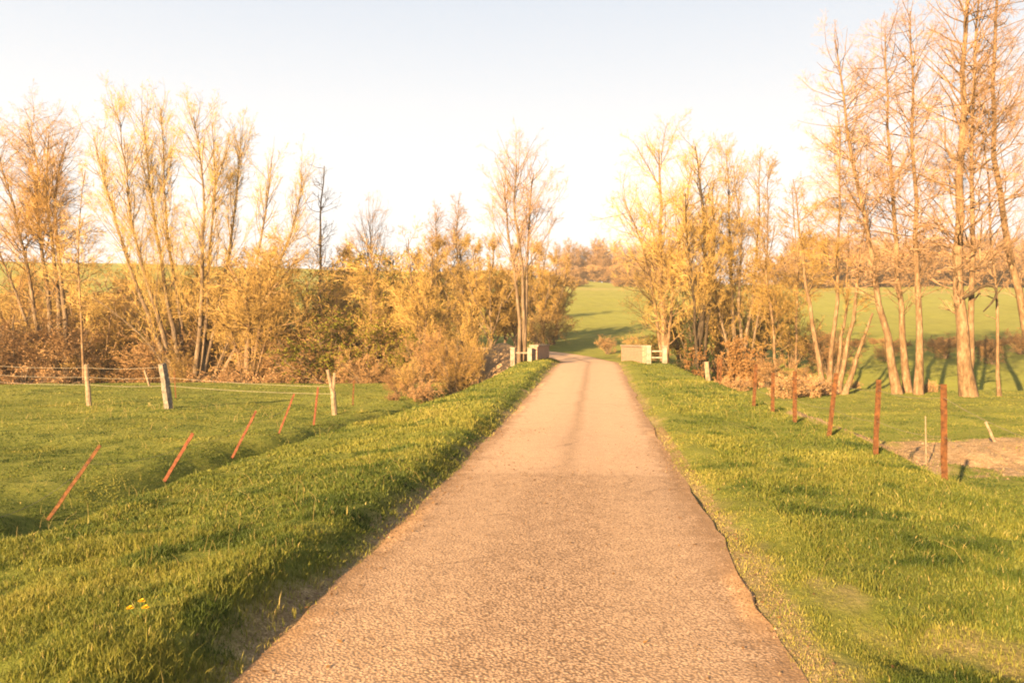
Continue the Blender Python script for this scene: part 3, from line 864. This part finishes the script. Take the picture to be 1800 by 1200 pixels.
tree("larch_tree", "slender dark leafless tree rising behind the golden shrubs", "tree",
     [px_stem([(556, 640), (560, 520), (562, 420), (566, 350), (570, 292)], 56, .17, .03, .3)], SNAG, 35, ROWL,
     bark=B_DARK, twig=T_DARK, leafmat=T_DARK, b1=dict(n=46, t0=.3, ang=58, len=2.6, low=.45, up=.05, wob=.24, rmax=.03), lv=lv3(300, 1000, 1500), tw=.005, leaf=None)
tree("ash_tree", "slim bare pink tree standing in the gap of the treeline", "tree",
     [px_stem([(652, 640), (654, 540), (656, 450), (648, 388)], 60, .12, .02, .3)], ASH, 36, ROWL, lv=lv3(200, 700, 900))
tree("ash_tree", "forked pale sapling in the thicket left of the lane", "tree",
     [px_stem([(738, 690), (738, 610), (735, 560), (722, 500), (718, 420)], 40, .11, .02, .6),
      px_stem([(738, 600), (748, 550), (756, 490), (760, 430)], 40, .08, .02, -.6)], SNAG, 37, ROWL, lv=lv3(600, 2400, 4000), leaf=dict(n=4000, size=.06))
tree("ash_tree", "thin light stemmed sapling in front of the greenish shrub", "tree",
     [px_stem([(655, 690), (656, 600), (652, 520), (655, 440)], 43, .07, .02, .4)], SNAG, 38, ROWL, lv=lv3(400, 1600, 2600))
tree("ash_tree", "tall three stemmed bare ash beside the left bridge wall", "tree",
     [px_stem([(913, 650), (914, 570), (907, 480), (893, 400), (886, 322)], 38.4, .11, .03, .8),
      px_stem([(918, 650), (920, 560), (918, 450), (905, 380), (908, 290)], 38.7, .125, .03, -.7),
      px_stem([(923, 650), (926, 560), (928, 450), (930, 360), (938, 305)], 38.5, .115, .03, .4)], ASH, 39, ROWL,
     bark=B_GREY, b1=dict(n=80, t0=.42, ang=42, len=3.6, low=.5, up=.12, wob=.12, rmax=.022), lv=lv3(520, 2400, 5200, up=.10, ang=36, m4=.45), tw=.005)

# --- shrubs and other plants built once and copied
def fan(rng, nst, h, spread, r):
    out = []
    for k in range(nst):
        a = rng.uniform(0, 2 * np.pi); s = spread * rng.random() ** .7
        hh = h * rng.uniform(.65, 1.0) * (1 - .25 * (s / max(spread, .01)) ** 2)
        b = np.array([math.cos(a), math.sin(a), 0])
        out.append(([b * .12 * s, b * s * .35 + [0, 0, hh * .45], b * s * .8 + [0, 0, hh * .8], b * s + [0, 0, hh]], r, .012))
    return out

def proto_spec(kind):
    rng = np.random.default_rng(abs(hash(kind)) % 1000 if False else sum(map(ord, kind)))
    S = dict(bark=B_GREY, twig=T_GOLD, leafmat=L_ORG, tw=.008, flare=.1, sides=5, stem_wob=.02)
    if kind == "golden_shrub":
        return "shrub", fan(rng, 13, 4.6, 2.0, .055), dict(S, bark=B_PALE, b1=dict(n=150, t0=.12, ang=40, len=1.7, low=.6, up=.1, wob=.2, rmax=.02),
               lv=lv3(900, 3800, 7500, up=.08), leaf=dict(n=5500, size=.05)), 4.8
    if kind == "brown_shrub":
        return "shrub", fan(rng, 16, 3.0, 1.9, .03), dict(S, twig=T_BROWN, leafmat=L_TAN, b1=dict(n=140, t0=.08, ang=48, len=1.3, low=.7, up=.05, wob=.24, rmax=.018),
               lv=lv3(1100, 4600, 6000, up=.03), tw=.006, leaf=dict(n=2500, size=.045)), 3.1
    if kind == "green_shrub":
        return "shrub", fan(rng, 13, 3.6, 2.0, .035), dict(S, twig=T_BROWN, leafmat=L_GRN, b1=dict(n=120, t0=.1, ang=46, len=1.5, low=.7, up=.06, wob=.22, rmax=.02),
               lv=lv3(900, 3600, 3600, up=.05), leaf=dict(n=13000, size=.08, asp=.6)), 3.7
    if kind == "dark_shrub":  # ivy on the trunk, and a stand-in for a shaded bank
        return "shrub", fan(rng, 13, 3.6, 1.7, .03), dict(S, twig=T_DARK, leafmat=L_IVY, b1=dict(n=120, t0=.05, ang=46, len=1.3, low=.7, up=.04, wob=.22, rmax=.02),
               lv=lv3(900, 3600, 3000, up=.04), leaf=dict(n=16000, size=.075, asp=.7)), 3.7
    if kind == "olive_shrub":
        return "shrub", fan(rng, 12, 4.6, 2.1, .05), dict(S, bark=B_PALE, leafmat=L_GRN, b1=dict(n=140, t0=.12, ang=44, len=1.8, low=.6, up=.08, wob=.24, rmax=.022),
               lv=lv3(900, 3800, 6500, up=.05), leaf=dict(n=9000, size=.055, asp=.6)), 4.8
    if kind == "tan_shrub":
        return "shrub", fan(rng, 16, 3.0, 1.7, .03), dict(S, twig=T_GOLD, leafmat=L_TAN, b1=dict(n=130, t0=.06, ang=50, len=1.9, low=.7, up=.05, wob=.28, rmax=.018),
               lv=lv3(620, 2900, 4800, up=.02), tw=.005, leaf=dict(n=3500, size=.045, asp=.6)), 3.1
    if kind == "rust_shrub":
        return "shrub", fan(rng, 13, 2.6, 1.1, .03), dict(S, twig=T_BROWN, leafmat=L_RUST, b1=dict(n=110, t0=.04, ang=48, len=1.0, low=.7, up=.04, wob=.2, rmax=.016),
               lv=lv3(800, 3000, 3000, up=.0), leaf=dict(n=13000, size=.08, asp=.6)), 2.7
    if kind == "bramble":
        return "bramble", fan(rng, 20, 1.3, 1.6, .012), dict(S, twig=T_BROWN, leafmat=L_TAN, b1=dict(n=140, t0=.05, ang=55, len=.8, low=.8, up=-.04, wob=.3, rmax=.01),
               lv=lv3(900, 3000, 0, up=-.02), leaf=dict(n=5000, size=.06, asp=.6)), 1.35
    if kind == "round_tree":
        st = [([[0, 0, 0], [.1, 0, 2.0], [.0, .1, 5], [.3, .1, 8.6]], .2, .03)]
        for k in range(9):
            a = k * 2.4; b = np.array([math.cos(a), math.sin(a), 0])
            st.append(([b * .02 + [0, 0, 1.2 + .3 * k], b * 1.4 + [0, 0, 3.0 + .34 * k], b * 2.7 + [0, 0, 5.2 + .3 * k]], .09, .02))
        return "tree", st, dict(S, sides=7, tw=.009, b1=dict(n=190, t0=.15, ang=45, len=2.2, low=.6, up=.06, wob=.16, rmax=.03),
               lv=lv3(2000, 9000, 16000, up=.05), leaf=dict(n=14000, size=.06)), 9.0
    if kind == "slender_tree":
        st = [([[0, 0, 0], [.1, .05, 4], [-.1, .1, 8], [.05, 0, 12]], .16, .02)]
        return "tree", st, dict(S, sides=7, twig=T_PINK, b1=dict(n=80, t0=.28, ang=45, len=2.6, low=.45, up=.1, wob=.14, rmax=.03),
               lv=lv3(600, 2400, 3600, up=.08), leaf=dict(n=2500, size=.06)), 12.2
    if kind == "wood_tree":
        st = [([[0, 0, 0], [.2, .05, 3], [-.1, .1, 7], [.1, 0, 11]], .22, .03), ([[.02, 0, 2.5], [.7, .3, 6], [1.0, .4, 9.5]], .12, .03)]
        return "tree", st, dict(S, sides=6, tw=.022, twig=T_BROWN, leafmat=L_TAN, b1=dict(n=90, t0=.12, ang=45, len=3.6, low=.7, up=.08, wob=.16, rmax=.05),
               lv=lv3(600, 2400, 2600, up=.06, m4=.8), leaf=dict(n=3000, size=.16)), 11.3
    if kind == "hedge_bush":
        return "bush", fan(rng, 18, 2.4, 2.2, .03), dict(S, tw=.013, twig=T_BROWN, leafmat=T_BROWN, b1=dict(n=120, t0=.05, ang=50, len=1.2, low=.8, up=.05, wob=.2, rmax=.02),
               lv=lv3(1100, 4500, 6500, up=.06), leaf=dict(n=6000, size=.055, asp=.6)), 2.5
    raise KeyError(kind)

PROTO = {}
def copy_plant(src):
    r = src.copy(); COL.objects.link(r)
    for ch in src.children:
        c = ch.copy(); COL.objects.link(c); c.parent = r
    return r

PR = np.random.default_rng(77)
def plant(kind, px, d, top, label, group=None, wide=1.0, name=None, x=None):
    base, st, sp, h0 = (None, None, None, None)
    if kind not in PROTO:
        base, st, sp, h0 = proto_spec(kind)
        root = make_plant(base, st, sp, sum(map(ord, kind)) + 5, loc=np.zeros(3))
        PROTO[kind] = (root, h0, base)
        o = root
    else:
        o = copy_plant(PROTO[kind][0])
    h0, base = PROTO[kind][1], PROTO[kind][2]
    xx = (px - 900) / F * d if x is None else x
    z = hz(xx, d) - .06
    zt = CAM_Z + (600 - top) / F * d
    s = max(zt - z, .3) / h0
    o.location = (xx, d, z)
    o.rotation_euler = (0, 0, PR.uniform(0, 6.28))
    o.scale = (s * wide, s * wide, s)
    tag(o, label, "tree" if base == "tree" else base, group)
    return o

GL = "thicket shrubs along the stream on the left"
for kind, px, d, top, wide, lab in [
    ("golden_shrub", 175, 50, 500, 1.3, "golden twiggy shrub between the far left cluster and the willow"),
    ("golden_shrub", 250, 54, 505, 1.4, "golden shrub showing through the willow's left stems"),
    ("golden_shrub", 395, 51, 470, 1.2, "golden shrub filling the willow's right side"),
    ("golden_shrub", 470, 50, 450, 1.2, "tall golden shrub behind the spreading oak"),
    ("olive_shrub", 530, 47, 480, 1.2, "olive budded shrub right of the spreading oak"),
    ("olive_shrub", 610, 57, 455, 1.1, "tall olive budded shrub above the green leaved one"),
    ("olive_shrub", 690, 46, 450, 1.1, "tall olive budded shrub behind the forked sapling"),
    ("golden_shrub", 770, 47, 460, .9, "golden shrub behind the tan bush"),
    ("golden_shrub", 742, 45, 490, .9, "golden shrub directly behind the forked sapling's foot"),
    ("green_shrub", 590, 43, 545, 1.2, "green leaved shrub in the middle of the left thicket"),
    ("green_shrub", 665, 42.5, 560, 1.0, "smaller green leaved shrub beside the thin sapling"),
    ("brown_shrub", 640, 41, 610, 1.1, "low brown shrub behind the forked white post"),
    ("tan_shrub", 796, 33, 575, .75, "large tan leaved bush beside the lane on the left"),
    ("brown_shrub", 752, 34, 570, .75, "brown tangled bush left of the large tan one"),
    ("green_shrub", 716, 38, 585, .8, "greenish bush behind the brown tangled one near the lane"),
    ("tan_shrub", 722, 30, 625, .9, "smaller tan bush at the foot of the large one"),
    ("tan_shrub", 812, 34, 600, .8, "tan bush nearest the left bridge wall"),
    ("golden_shrub", 834, 41, 535, .5, "small golden bush beside the ditch left of the ash"),
    ("brown_shrub", 700, 30.5, 640, 1.1, "low rusty brown shrub at the ditch end"),
    ("brown_shrub", 25, 49, 540, 1.4, "reddish brown shrub at the left edge under the trunks"),
    ("brown_shrub", -30, 48, 560, 1.3, "brown shrub cut by the left picture edge"),
    ("brown_shrub", 215, 52, 580, 1.4, "brown shrub at the willow's left foot"),
    ("brown_shrub", 130, 54, 585, 1.4, "brown shrub behind the single thin tree"),
    ("golden_shrub", 318, 45, 600, .9, "low golden shrub at the willow's foot"),
    ("brown_shrub", 480, 46, 580, 1.3, "brown shrub under the spreading oak"),
    ("brown_shrub", 550, 45, 590, 1.2, "brown shrub left of the green leaved one"),
    ("golden_shrub", 60, 56, 500, 1.4, "golden shrub far behind the left trunk cluster"),
    ("golden_shrub", 140, 58, 500, 1.5, "golden shrub far behind the single thin tree"),
    ("golden_shrub", 10, 53, 520, 1.3, "golden shrub at the far left behind the reddish one"),
    ("olive_shrub", 330, 52, 480, 1.2, "olive budded shrub behind the willow's foot"),
    ("brown_shrub", 90, 50, 560, 1.4, "brown shrub under the far left trunk cluster"),
    ("brown_shrub", 280, 50, 565, 1.4, "brown shrub among the willow's lower stems"),
    ("golden_shrub", 200, 62, 462, 1.3, "golden shrub on the slope behind the willow's left stems"),
    ("brown_shrub", 110, 63, 482, 1.5, "tall brown shrub on the slope behind the far left cluster"),
    ("golden_shrub", 20, 64, 455, 1.4, "golden shrub on the slope at the far left"),
    ("brown_shrub", 300, 61, 468, 1.5, "tall brown shrub on the slope behind the willow"),
    ("golden_shrub", 560, 52, 455, 1.1, "golden shrub at the foot of the slender dark tree")]:
    plant(kind, px, d, top, lab, GL, wide)
for px, d, top, wide, lab in [
    (40, 44, 640, 1.3, "low bramble at the left picture edge"), (400, 43.5, 648, 1.3, "low bramble right of the willow's foot"), (470, 43, 650, 1.2, "low bramble at the spreading oak's foot"),
    (600, 42, 650, 1.1, "low bramble behind the forked post"), (745, 29, 668, 1.0, "low bramble in front of the tan bush"), (690, 28.5, 690, .9, "low bramble in the ditch near the lane")]:
    plant("bramble", px, d, top, lab, "brambles on the left", wide)
GB = "dense amber trees behind the bridge on the left"
for px, d, top, wide, lab in [
    (470, 58, 435, 1.1, "dense amber tree behind the willow's right edge"), (600, 60, 437, 1.0, "dense amber tree left of the treeline gap"),
    (690, 63, 450, 1.0, "dense amber tree right of the treeline gap"), (765, 64, 420, 1.1, "dense amber tree under the pink bare tops"),
    (812, 66, 414, 1.0, "tallest dense amber tree left of the ash"), (864, 57, 418, .85, "dense amber tree just left of the ash crown"),
    (906, 58, 424, .8, "dense amber tree directly behind the ash stems"), (955, 71, 432, .9, "rounded amber tree right of the ash stems"),
    (978, 76, 446, .9, "lowest rounded amber tree at the right end of the amber row"), (836, 58, 424, .85, "amber tree between the tallest one and the ash"),
    (888, 60, 468, .8, "smaller amber tree behind the left bridge wall"), (730, 62, 440, 1.0, "amber tree behind the forked sapling"),
    (935, 76, 428, 1.0, "amber tree behind the rightmost ash stem"), (350, 62, 450, 1.1, "amber tree seen through the willow stems")]:
    plant("round_tree", px, d, top, lab, GB, wide)
for px, d, top, lab in [(770, 84, 360, "bare pink topped tree above the amber row, left of the pair"), (805, 86, 348, "bare pink topped tree above the amber row, right of the pair"),
                        (610, 78, 415, "reddish bare tree top left of the treeline gap")]:
    plant("slender_tree", px, d, top, lab, "bare tree tops behind the amber row")
plant("tan_shrub", 946, 69, 540, "clipped brown beech bush beside the far bend", None, 1.0)
plant("tan_shrub", 970, 70, 534, "tall brown beech bush at the right end of the far bend", None, .9)
plant("brown_shrub", 1068, 62, 588, "olive brown bush behind the bridge", None, 1.1)
plant("tan_shrub", 1118, 58, 582, "pinkish thicket behind the right bridge wall", None, 1.0)
plant("green_shrub", 1150, 55, 590, "green bush behind the white railing", None, 1.0)
GR = "shrubs along the stream on the right"
for kind, px, d, top, wide, lab in [
    ("rust_shrub", 1300, 47, 590, 1.0, "bright rust leaved shrub at the golden fan's foot"),
    ("rust_shrub", 1216, 47.5, 592, .8, "rust leaved shrub beside the ivy trunk"),
    ("olive_shrub", 1205, 52, 480, 1.1, "olive budded shrub between railing and ivy trunk"),
    ("golden_shrub", 1265, 53, 450, 1.1, "tall golden shrub behind the rust leaved one"),
    ("golden_shrub", 1330, 54, 470, 1.1, "golden shrub right of the golden fan"),
    ("olive_shrub", 1390, 55, 520, 1.1, "olive budded shrub behind the slim saplings"),
    ("dark_shrub", 1222, 47.6, 535, .55, "dark ivy bush climbing the trunk right of the railing"),
    ("dark_shrub", 1194, 42.5, 627, 1.1, "dark green bush added in place of the shaded bank beside the white railing"),  # added bush: its dark leaves stand in for the bank's shade
    ("brown_shrub", 1405, 45, 640, 1.2, "low brown shrub under the pale saplings"),
    ("brown_shrub", 1345, 47, 620, 1.2, "brown twiggy shrub left of the pale saplings"),
    ("brown_shrub", 1460, 52, 570, 1.1, "brown shrub behind the splayed clump")]:
    plant(kind, px, d, top, lab, GR, wide)
for k, (px, d, top, wide) in enumerate([(1395, 37, 655, 1.0), (1425, 38, 662, .9), (1290, 41, 660, 1.0), (1500, 42, 668, .8), (1630, 40, 668, .7)]):
    plant("bramble", px, d, top, ["rusty bramble left of the splayed clump", "rusty bramble at the splayed clump's foot", "bramble below the rust leaved shrub", "bramble right of the splayed clump", "small bramble right of the three tall trunks"][k], "brambles on the right", wide)
for k in range(13):
    plant("hedge_bush", 1480 + 28 * k, 66 + 2 * (k % 3), 598 - 2 * (k % 4), "low reddish hedge bush in the row below the right hillside", "hedge at the foot of the right hill", 1.4)
for px, d, top, lab in [(1560, 58, 596, "brown scrub bush behind the three tall trunks"), (1660, 60, 585, "brown scrub bush left of the biggest trunk on the right"), (1745, 57, 590, "brown scrub bush right of the biggest trunk"), (1795, 62, 575, "brown scrub bush at the right picture edge")]:
    plant("brown_shrub", px, d, top, lab, "scrub behind the tall right trees", 1.3)
# --- far hill: hedges, field bushes and the woods on the skyline
for k, (px, d, top, wide) in enumerate([(1000, 185, 486, 1.6), (1018, 188, 488, 1.5), (1090, 190, 488, 1.6), (1112, 188, 485, 1.8), (1135, 186, 484, 1.8), (1160, 186, 484, 1.6)]):
    plant("hedge_bush", px, d, top, "brown hedge bush across the far green hillside", "hedge across the far hillside", wide)
for k in range(36):
    d = 252 + 12 * PR.random()
    plant("wood_tree", 985 + 6.2 * k + PR.uniform(-3, 3), d, 436 + PR.uniform(-8, 10), "bare brown tree of the small wood on the far hilltop", "trees of the far hilltop wood", 1.1)
for k in range(60):
    d = 206 + 14 * PR.random()
    plant("wood_tree", 1395 + 8 * k + PR.uniform(-5, 5), d, 428 + PR.uniform(-10, 14), "bare brown tree of the long wood above the right hillside", "trees of the right skyline wood", 1.2)
for k in range(24):
    plant("hedge_bush", 1400 + 20 * k, 203 + 3 * PR.random(), 450 + PR.uniform(-9, 9), "brown bush at the edge of the right skyline wood", "bushes edging the right skyline wood", 1.7)

for k in range(14):
    plant("hedge_bush", 985 + 16 * k, 250 + 3 * PR.random(), 470 + PR.uniform(-4, 4), "brown bush under the small far hilltop wood", "undergrowth of the far hilltop wood", 1.7)

# ------------------------------------------------------------------ fences
def rusty_post(base, top, width, m, label, group, seed):
    """T-section steel picket with notches, leaning as found"""
    rng = np.random.default_rng(seed)
    base, top = np.asarray(base, float), np.asarray(top, float)
    ax = top - base; L = np.linalg.norm(ax); ax /= L
    xdir = unit(np.cross(np.array([.25, 1, 0]), ax)); ydir = np.cross(ax, xdir)
    w, t = width / 2, width * .11
    prof = [(-w, 0), (w, 0), (w, t), (t / 2 + t, t), (t / 2, t * 2), (t / 2, w * 1.5), (-t / 2, w * 1.5), (-t / 2, t * 2), (-t * 1.5, t), (-w, t)]
    n = 14; k = len(prof)
    V, Qd = [], []
    for i in range(n):
        f = i / (n - 1)
        s = 1 + rng.normal(0, .03); off = rng.normal(0, .002, 2)
        for j, (a, b) in enumerate(prof):
            notch = .72 if (i % 3 == 1 and j in (5, 6)) else 1.0
            V.append(base + ax * (L * (f * 1.06 - .06)) + xdir * (a * s + off[0]) + ydir * (b * s * notch + off[1]))
    for i in range(n - 1):
        for j in range(k):
            Qd.append([i * k + j, i * k + (j + 1) % k, (i + 1) * k + (j + 1) % k, (i + 1) * k + j])
    b = Buf(); b.add(np.array(V), Qd)
    c0 = (n - 1) * k
    b.add(np.array(V)[c0:c0 + k], [[0, 1, 2, 9], [9, 2, 3, 8], [8, 3, 4, 7], [7, 4, 5, 6]])
    return tag(b.build("fence_post", m, loc=base), label, "fence post", group)

def wood_post(base, top, r, m, label, group, seed, fork=False):
    rng = np.random.default_rng(seed)
    base, top = np.asarray(base, float), np.asarray(top, float)
    ax = top - base; L = np.linalg.norm(ax)
    def col(p0, p1, r0, r1, n=9, k=9):
        b = Buf()
        prof = 1 + rng.normal(0, .07, k)
        P = np.array([p0 + (p1 - p0) * (i / (n - 1)) for i in range(n)]) + rng.normal(0, r0 * .05, (n, 3))
        d = unit(p1 - p0); a = unit(np.cross(d, [.2, 1, .1])); c = np.cross(d, a)
        V = []
        for i in range(n):
            rr = r0 + (r1 - r0) * i / (n - 1)
            for j in range(k):
                th = j * 2 * math.pi / k
                z = rng.normal(0, .012) if i == n - 1 else 0
                V.append(P[i] + (a * math.cos(th) + c * math.sin(th)) * rr * prof[j] * (1 + rng.normal(0, .02)) + d * z)
        Q = [[i * k + j, i * k + (j + 1) % k, (i + 1) * k + (j + 1) % k, (i + 1) * k + j] for i in range(n - 1) for j in range(k)]
        V.append(P[-1] + d * .01); e = len(V) - 1
        Tt = [[(n - 1) * k + j, (n - 1) * k + (j + 1) % k, e] for j in range(k)]
        b.add(np.array(V), Q, Tt)
        return b
    b = col(base - ax * .06, base + ax * (.52 if fork else 1.0), r, r * .92)
    if fork:
        f = base + ax * .50
        for q in (col(f - ax * .04, top + np.array([-.10, 0, 0]), r * .72, r * .55), col(f - ax * .02, base + ax * .93 + np.array([.09, .03, 0]), r * .62, r * .5)):
            b.add(np.concatenate(q.v), np.concatenate(q.q), np.concatenate(q.t))
    return tag(b.build("fence_post", m, loc=base), label, "fence post", group, ), (base, top)

def post_px(b, t, dd=0.0):
    p = hit(*b)
    return p, at(t[0], t[1], p[1] + dd)

GPL, GPR = "rusty steel pickets of the collapsed left fence", "rusty steel pickets of the right fence"
LEAN = [((83, 914), (176, 782), .052, RUST, "longest leaning rusty picket nearest on the left"),
        ((288, 846), (339, 761), .06, RUST_D, "dark rusty picket leaning, second from the left"),
        ((407, 806), (450, 722), .05, RUST_D, "thin rusty picket leaning, third from the left"),
        ((490, 762), (517, 692), .045, RUST_D, "faint rusty picket leaning left of the upright dark one"),
        ((551, 748), (559, 680), .055, RUST_D, "almost upright dark picket beside the forked wooden post"),
        ((620, 712), (622, 668), .05, RUST, "small rusty picket right of the forked wooden post")]
LP = []
for k, (b, t, w, m, lab) in enumerate(LEAN):
    p, q = post_px(b, t, .1); LP.append((p, q))
    rusty_post(p, q, w, m, lab, GPL, 100 + k)
RP = []
for k, (b, t, w, m, lab) in enumerate([
        ((1660, 844), (1659, 675), .075, RUST, "nearest and tallest rusty picket on the right"),
        ((1539, 800), (1545, 667), .075, RUST, "second nearest rusty picket, at the bare earth's edge"),
        ((1457, 768), (1470, 656), .075, RUST, "third rusty picket, leaning a little right"),
        ((1397, 742), (1397, 652), .08, RUST, "fourth rusty picket, before the rusty bramble"),
        ((1358, 726), (1359, 655), .08, RUST, "fifth rusty picket, standing upright in the verge"),
        ((1325, 714), (1329, 640), .08, RUST, "sixth rusty picket, slightly tilted"),
        ((1283, 680), (1284, 632), .07, RUST, "short rusty picket right of the close pair"),
        ((1266, 676), (1268, 630), .06, RUST, "right picket of the close pair near the pale wooden post"),
        ((1261, 674), (1263, 630), .06, RUST, "left picket of the close pair near the pale wooden post")]):
    p, q = post_px(b, t, 0); RP.append((p, q))
    rusty_post(p, q, w, m, lab, GPR, 120 + k)
WPL = []
for k, (b, t, r, m, lab, fk) in enumerate([
        ((298, 719), (286, 639), .125, WOOD_G, "thick grey white wooden post leaning left in the left meadow", False),
        ((157, 713), (152, 641), .075, WOOD, "slim pale wooden post at the left", False),
        ((588, 729), (582, 650), .085, WOOD, "forked split pale wooden post in the left meadow", True),
        ((263, 678), (254, 650), .05, WOOD, "short stump stake leaning between the two left posts", False)]):
    p = hit(*b)
    o, pq = wood_post(p, at(t[0], t[1], p[1]), r, m, lab, "wooden posts of the left meadow fence", 140 + k, fk)
    WPL.append(pq)
p = hit(309, 700)
rusty_post(p, at(306, 652, p[1]), .05, RUST, "thin rusty picket just right of the thick wooden post", "rusty steel pickets by the wooden posts", 150)
p = hit(1245, 671)
wood_post(p, at(1242, 636, p[1]), .10, WOOD, "pale wooden post at the far end of the right fence", None, 151)
p = hit(1552 + 196, 776)
wood_post(p, at(1733, 742, p[1]), .035, WOOD, "short leaning wooden stake behind the nearest right picket", None, 152)
p = hit(1628, 815)
wood_post(p, at(1627, 732, p[1]), .012, WOOD, "very thin pale stick beside the nearest right picket", None, 153)

def wire(pts, r, label, group, sag=.05, m=None):
    P = []
    for a, b in zip(pts[:-1], pts[1:]):
        for f in np.linspace(0, 1, 9)[:-1]:
            q = a + (b - a) * f; q = q.copy(); q[2] -= sag * 4 * f * (1 - f); P.append(q)
    P.append(pts[-1]); P = np.array(P)
    b = Buf(); tube_mesh(b, P[None], np.full((1, len(P)), r), 5)
    return tag(b.build("fence_wire", m or WIRE, loc=P[0]), label, "fence wire", group)

def along_post(pq, f): return pq[0] + (pq[1] - pq[0]) * f
end_l = WPL[1][1] + (WPL[1][0] - WPL[0][0]) * 1.6
for f, lab in ((.93, "top wire strung between the left wooden posts"), (.70, "middle wire strung between the left wooden posts"), (.52, "lowest wire strung between the left wooden posts")):
    a, b = along_post(WPL[0], f), along_post(WPL[1], f)
    c = along_post(WPL[2], f * .9)
    far_l = b + (b - a) * 1.5; far_l[2] = b[2] + .05
    wire([far_l, b, a] + ([c] if f < .8 else []), .0046, lab, "wires of the left meadow fence", m=WIRE_L)
far_r = RP[0][1] + (RP[0][1] - RP[1][1]) * 1.3
for f, lab in ((.86, "upper slack wire along the right pickets"), (.45, "lower slack wire along the right pickets")):
    q = [along_post(x, f) for x in RP[:6]]
    s = q[0] + (q[0] - q[1]) * 1.2; s[2] = hz(s[0], s[1]) + .9 * f
    wire([s] + q, .0025, lab, "wires of the right fence", .05)
q = [along_post(x, .75) for x in LP[:5]]
s = q[0] + (q[0] - q[1]) * .6; s[2] = hz(s[0], s[1]) + .4
wire([s] + q, .0025, "slack wire along the leaning left pickets", "wires of the collapsed left fence", .10)

# ------------------------------------------------------------------ bridge
def wall(name, a, b, th, h, label, pier):
    a, b = np.array(a), np.array(b)
    d = b - a; L = math.hypot(d[0], d[1]); rz = math.atan2(d[1], d[0])
    zb = min(hz(a[0], a[1]), hz(b[0], b[1]), float(road_z(a[1]))) - .5
    zt = float(road_z(a[1])) + h
    root = empty(name, (a[0], a[1], zb)); root.rotation_euler = (0, 0, rz)
    w = Buf(); w.box((L / 2, 0, (zt - zb) / 2), (L, th, zt - zb)); w.build("brick_wall", BRICK, root)
    c = Buf()
    n = max(2, int(L / .9))
    for k in range(n):
        c.box((L * (k + .5) / n, 0, zt - zb + .045), (L / n - .012, th + .1, .09))
    c.build("coping", COPE, root)
    return tag(root, label, "bridge wall", "brick walls of the bridge")

wall("bridge_parapet", (1.02, 37.6), (1.95, 45.4), .34, .82, "shaded brick bridge wall on the left of the lane", True)
wall("bridge_parapet", (6.32, 37.6), (6.26, 44.4), .34, .80, "sunlit brick bridge wall on the right of the lane", True)

def railing(pts, label, h, tilt):
    root = empty("bridge_railing", pts[0])
    o = np.array(pts[0])
    for k, p in enumerate(pts):
        q = np.array(p) - o
        b = Buf()
        b.box((q[0], q[1], h / 2 - .2), (.2, .2, h + .4)); b.box((q[0], q[1], h + .02), (.235, .235, .04))
        post = b.build("post", CONC, root)
    d = np.array(pts[1]) - o
    L = math.hypot(d[0], d[1]); rz = math.atan2(d[1], d[0])
    for z in (.76 * h, .45 * h):
        if tilt and z < .6 * h: continue
        b = Buf(); b.box((d[0] / 2, d[1] / 2, z), (L - .21, .06, .065), rz); b.build("rail", COPE if tilt else CONC, root)
    b = Buf(); b.box((d[0] / 2, d[1] / 2 + .02, -.16), (L + .55, .42, .36), rz); b.build("plinth", BRICK if tilt else COPE, root)
    return tag(root, label, "railing", "white railings at the bridge ends")

zr = float(road_z(37))
railing([(6.38, 37.2, zr - .10), (7.12, 37.2, zr - .16)], "white concrete railing with rails at the right bridge end", .95, False)
railing([(.02, 37.3, zr - .14), (.82, 37.35, zr - .06)], "white concrete posts with red plinth at the left bridge end", .90, True)

# ------------------------------------------------------------------ dandelion by the lane
FLW = m_flat("yellow_petals", (.62, .36, .01), (.75, .47, .02), 30, .6, 0)
STEM = m_flat("green_stem", (.05, .09, .015), (.09, .14, .03), 20, .6, 0)
p0 = hit(243, 1092)
dand = tag(empty("dandelion", p0), "yellow dandelion with three flower heads in the left verge grass", "flower")
rng = np.random.default_rng(5)
for (ox, oy, h) in ((-.045, 0, .07), (.0, .04, .095), (.04, -.005, .075)):
    b = Buf(); tube_mesh(b, np.array([[[0, 0, -.02], [ox * .5, oy * .5, h * .6], [ox, oy, h]]]), np.full((1, 3), .002), 5)
    st = b.build("stem", STEM, dand)
    b = Buf()
    nv = 46
    for ring, (rad, lift) in enumerate(((.021, .004), (.015, .010), (.009, .014))):
        for k in range(18):
            a = 2 * math.pi * (k + ring * .4) / 18 + rng.normal(0, .05); w = .0028
            ca, sa = math.cos(a), math.sin(a)
            r2 = rad * rng.uniform(.88, 1.1)
            b.add([[ox + sa * w * .5, oy - ca * w * .5, h], [ox + ca * r2 + sa * w, oy + sa * r2 - ca * w, h + lift],
                   [ox + ca * r2 * 1.06, oy + sa * r2 * 1.06, h + lift + .001], [ox + ca * r2 - sa * w, oy + sa * r2 + ca * w, h + lift]], [[0, 1, 2, 3]])
    b.build("flower_head", FLW, dand)

# ------------------------------------------------------------------ thin evening haze
hb = Buf(); hb.box((0, 430, 17), (1500, 1080, 52))
hm = bpy.data.materials.new("thin_haze"); hm.use_nodes = True
hn, hl = hm.node_tree.nodes, hm.node_tree.links
hn.remove(hn["Principled BSDF"])
pv = hn.new("ShaderNodeVolumePrincipled")
pv.inputs["Color"].default_value = (.95, .92, .88, 1); pv.inputs["Density"].default_value = HAZE
hl.new(pv.outputs[0], hn["Material Output"].inputs["Volume"])
tag(hb.build("haze", hm), "thin pale evening haze over the fields", "haze", kind="stuff")
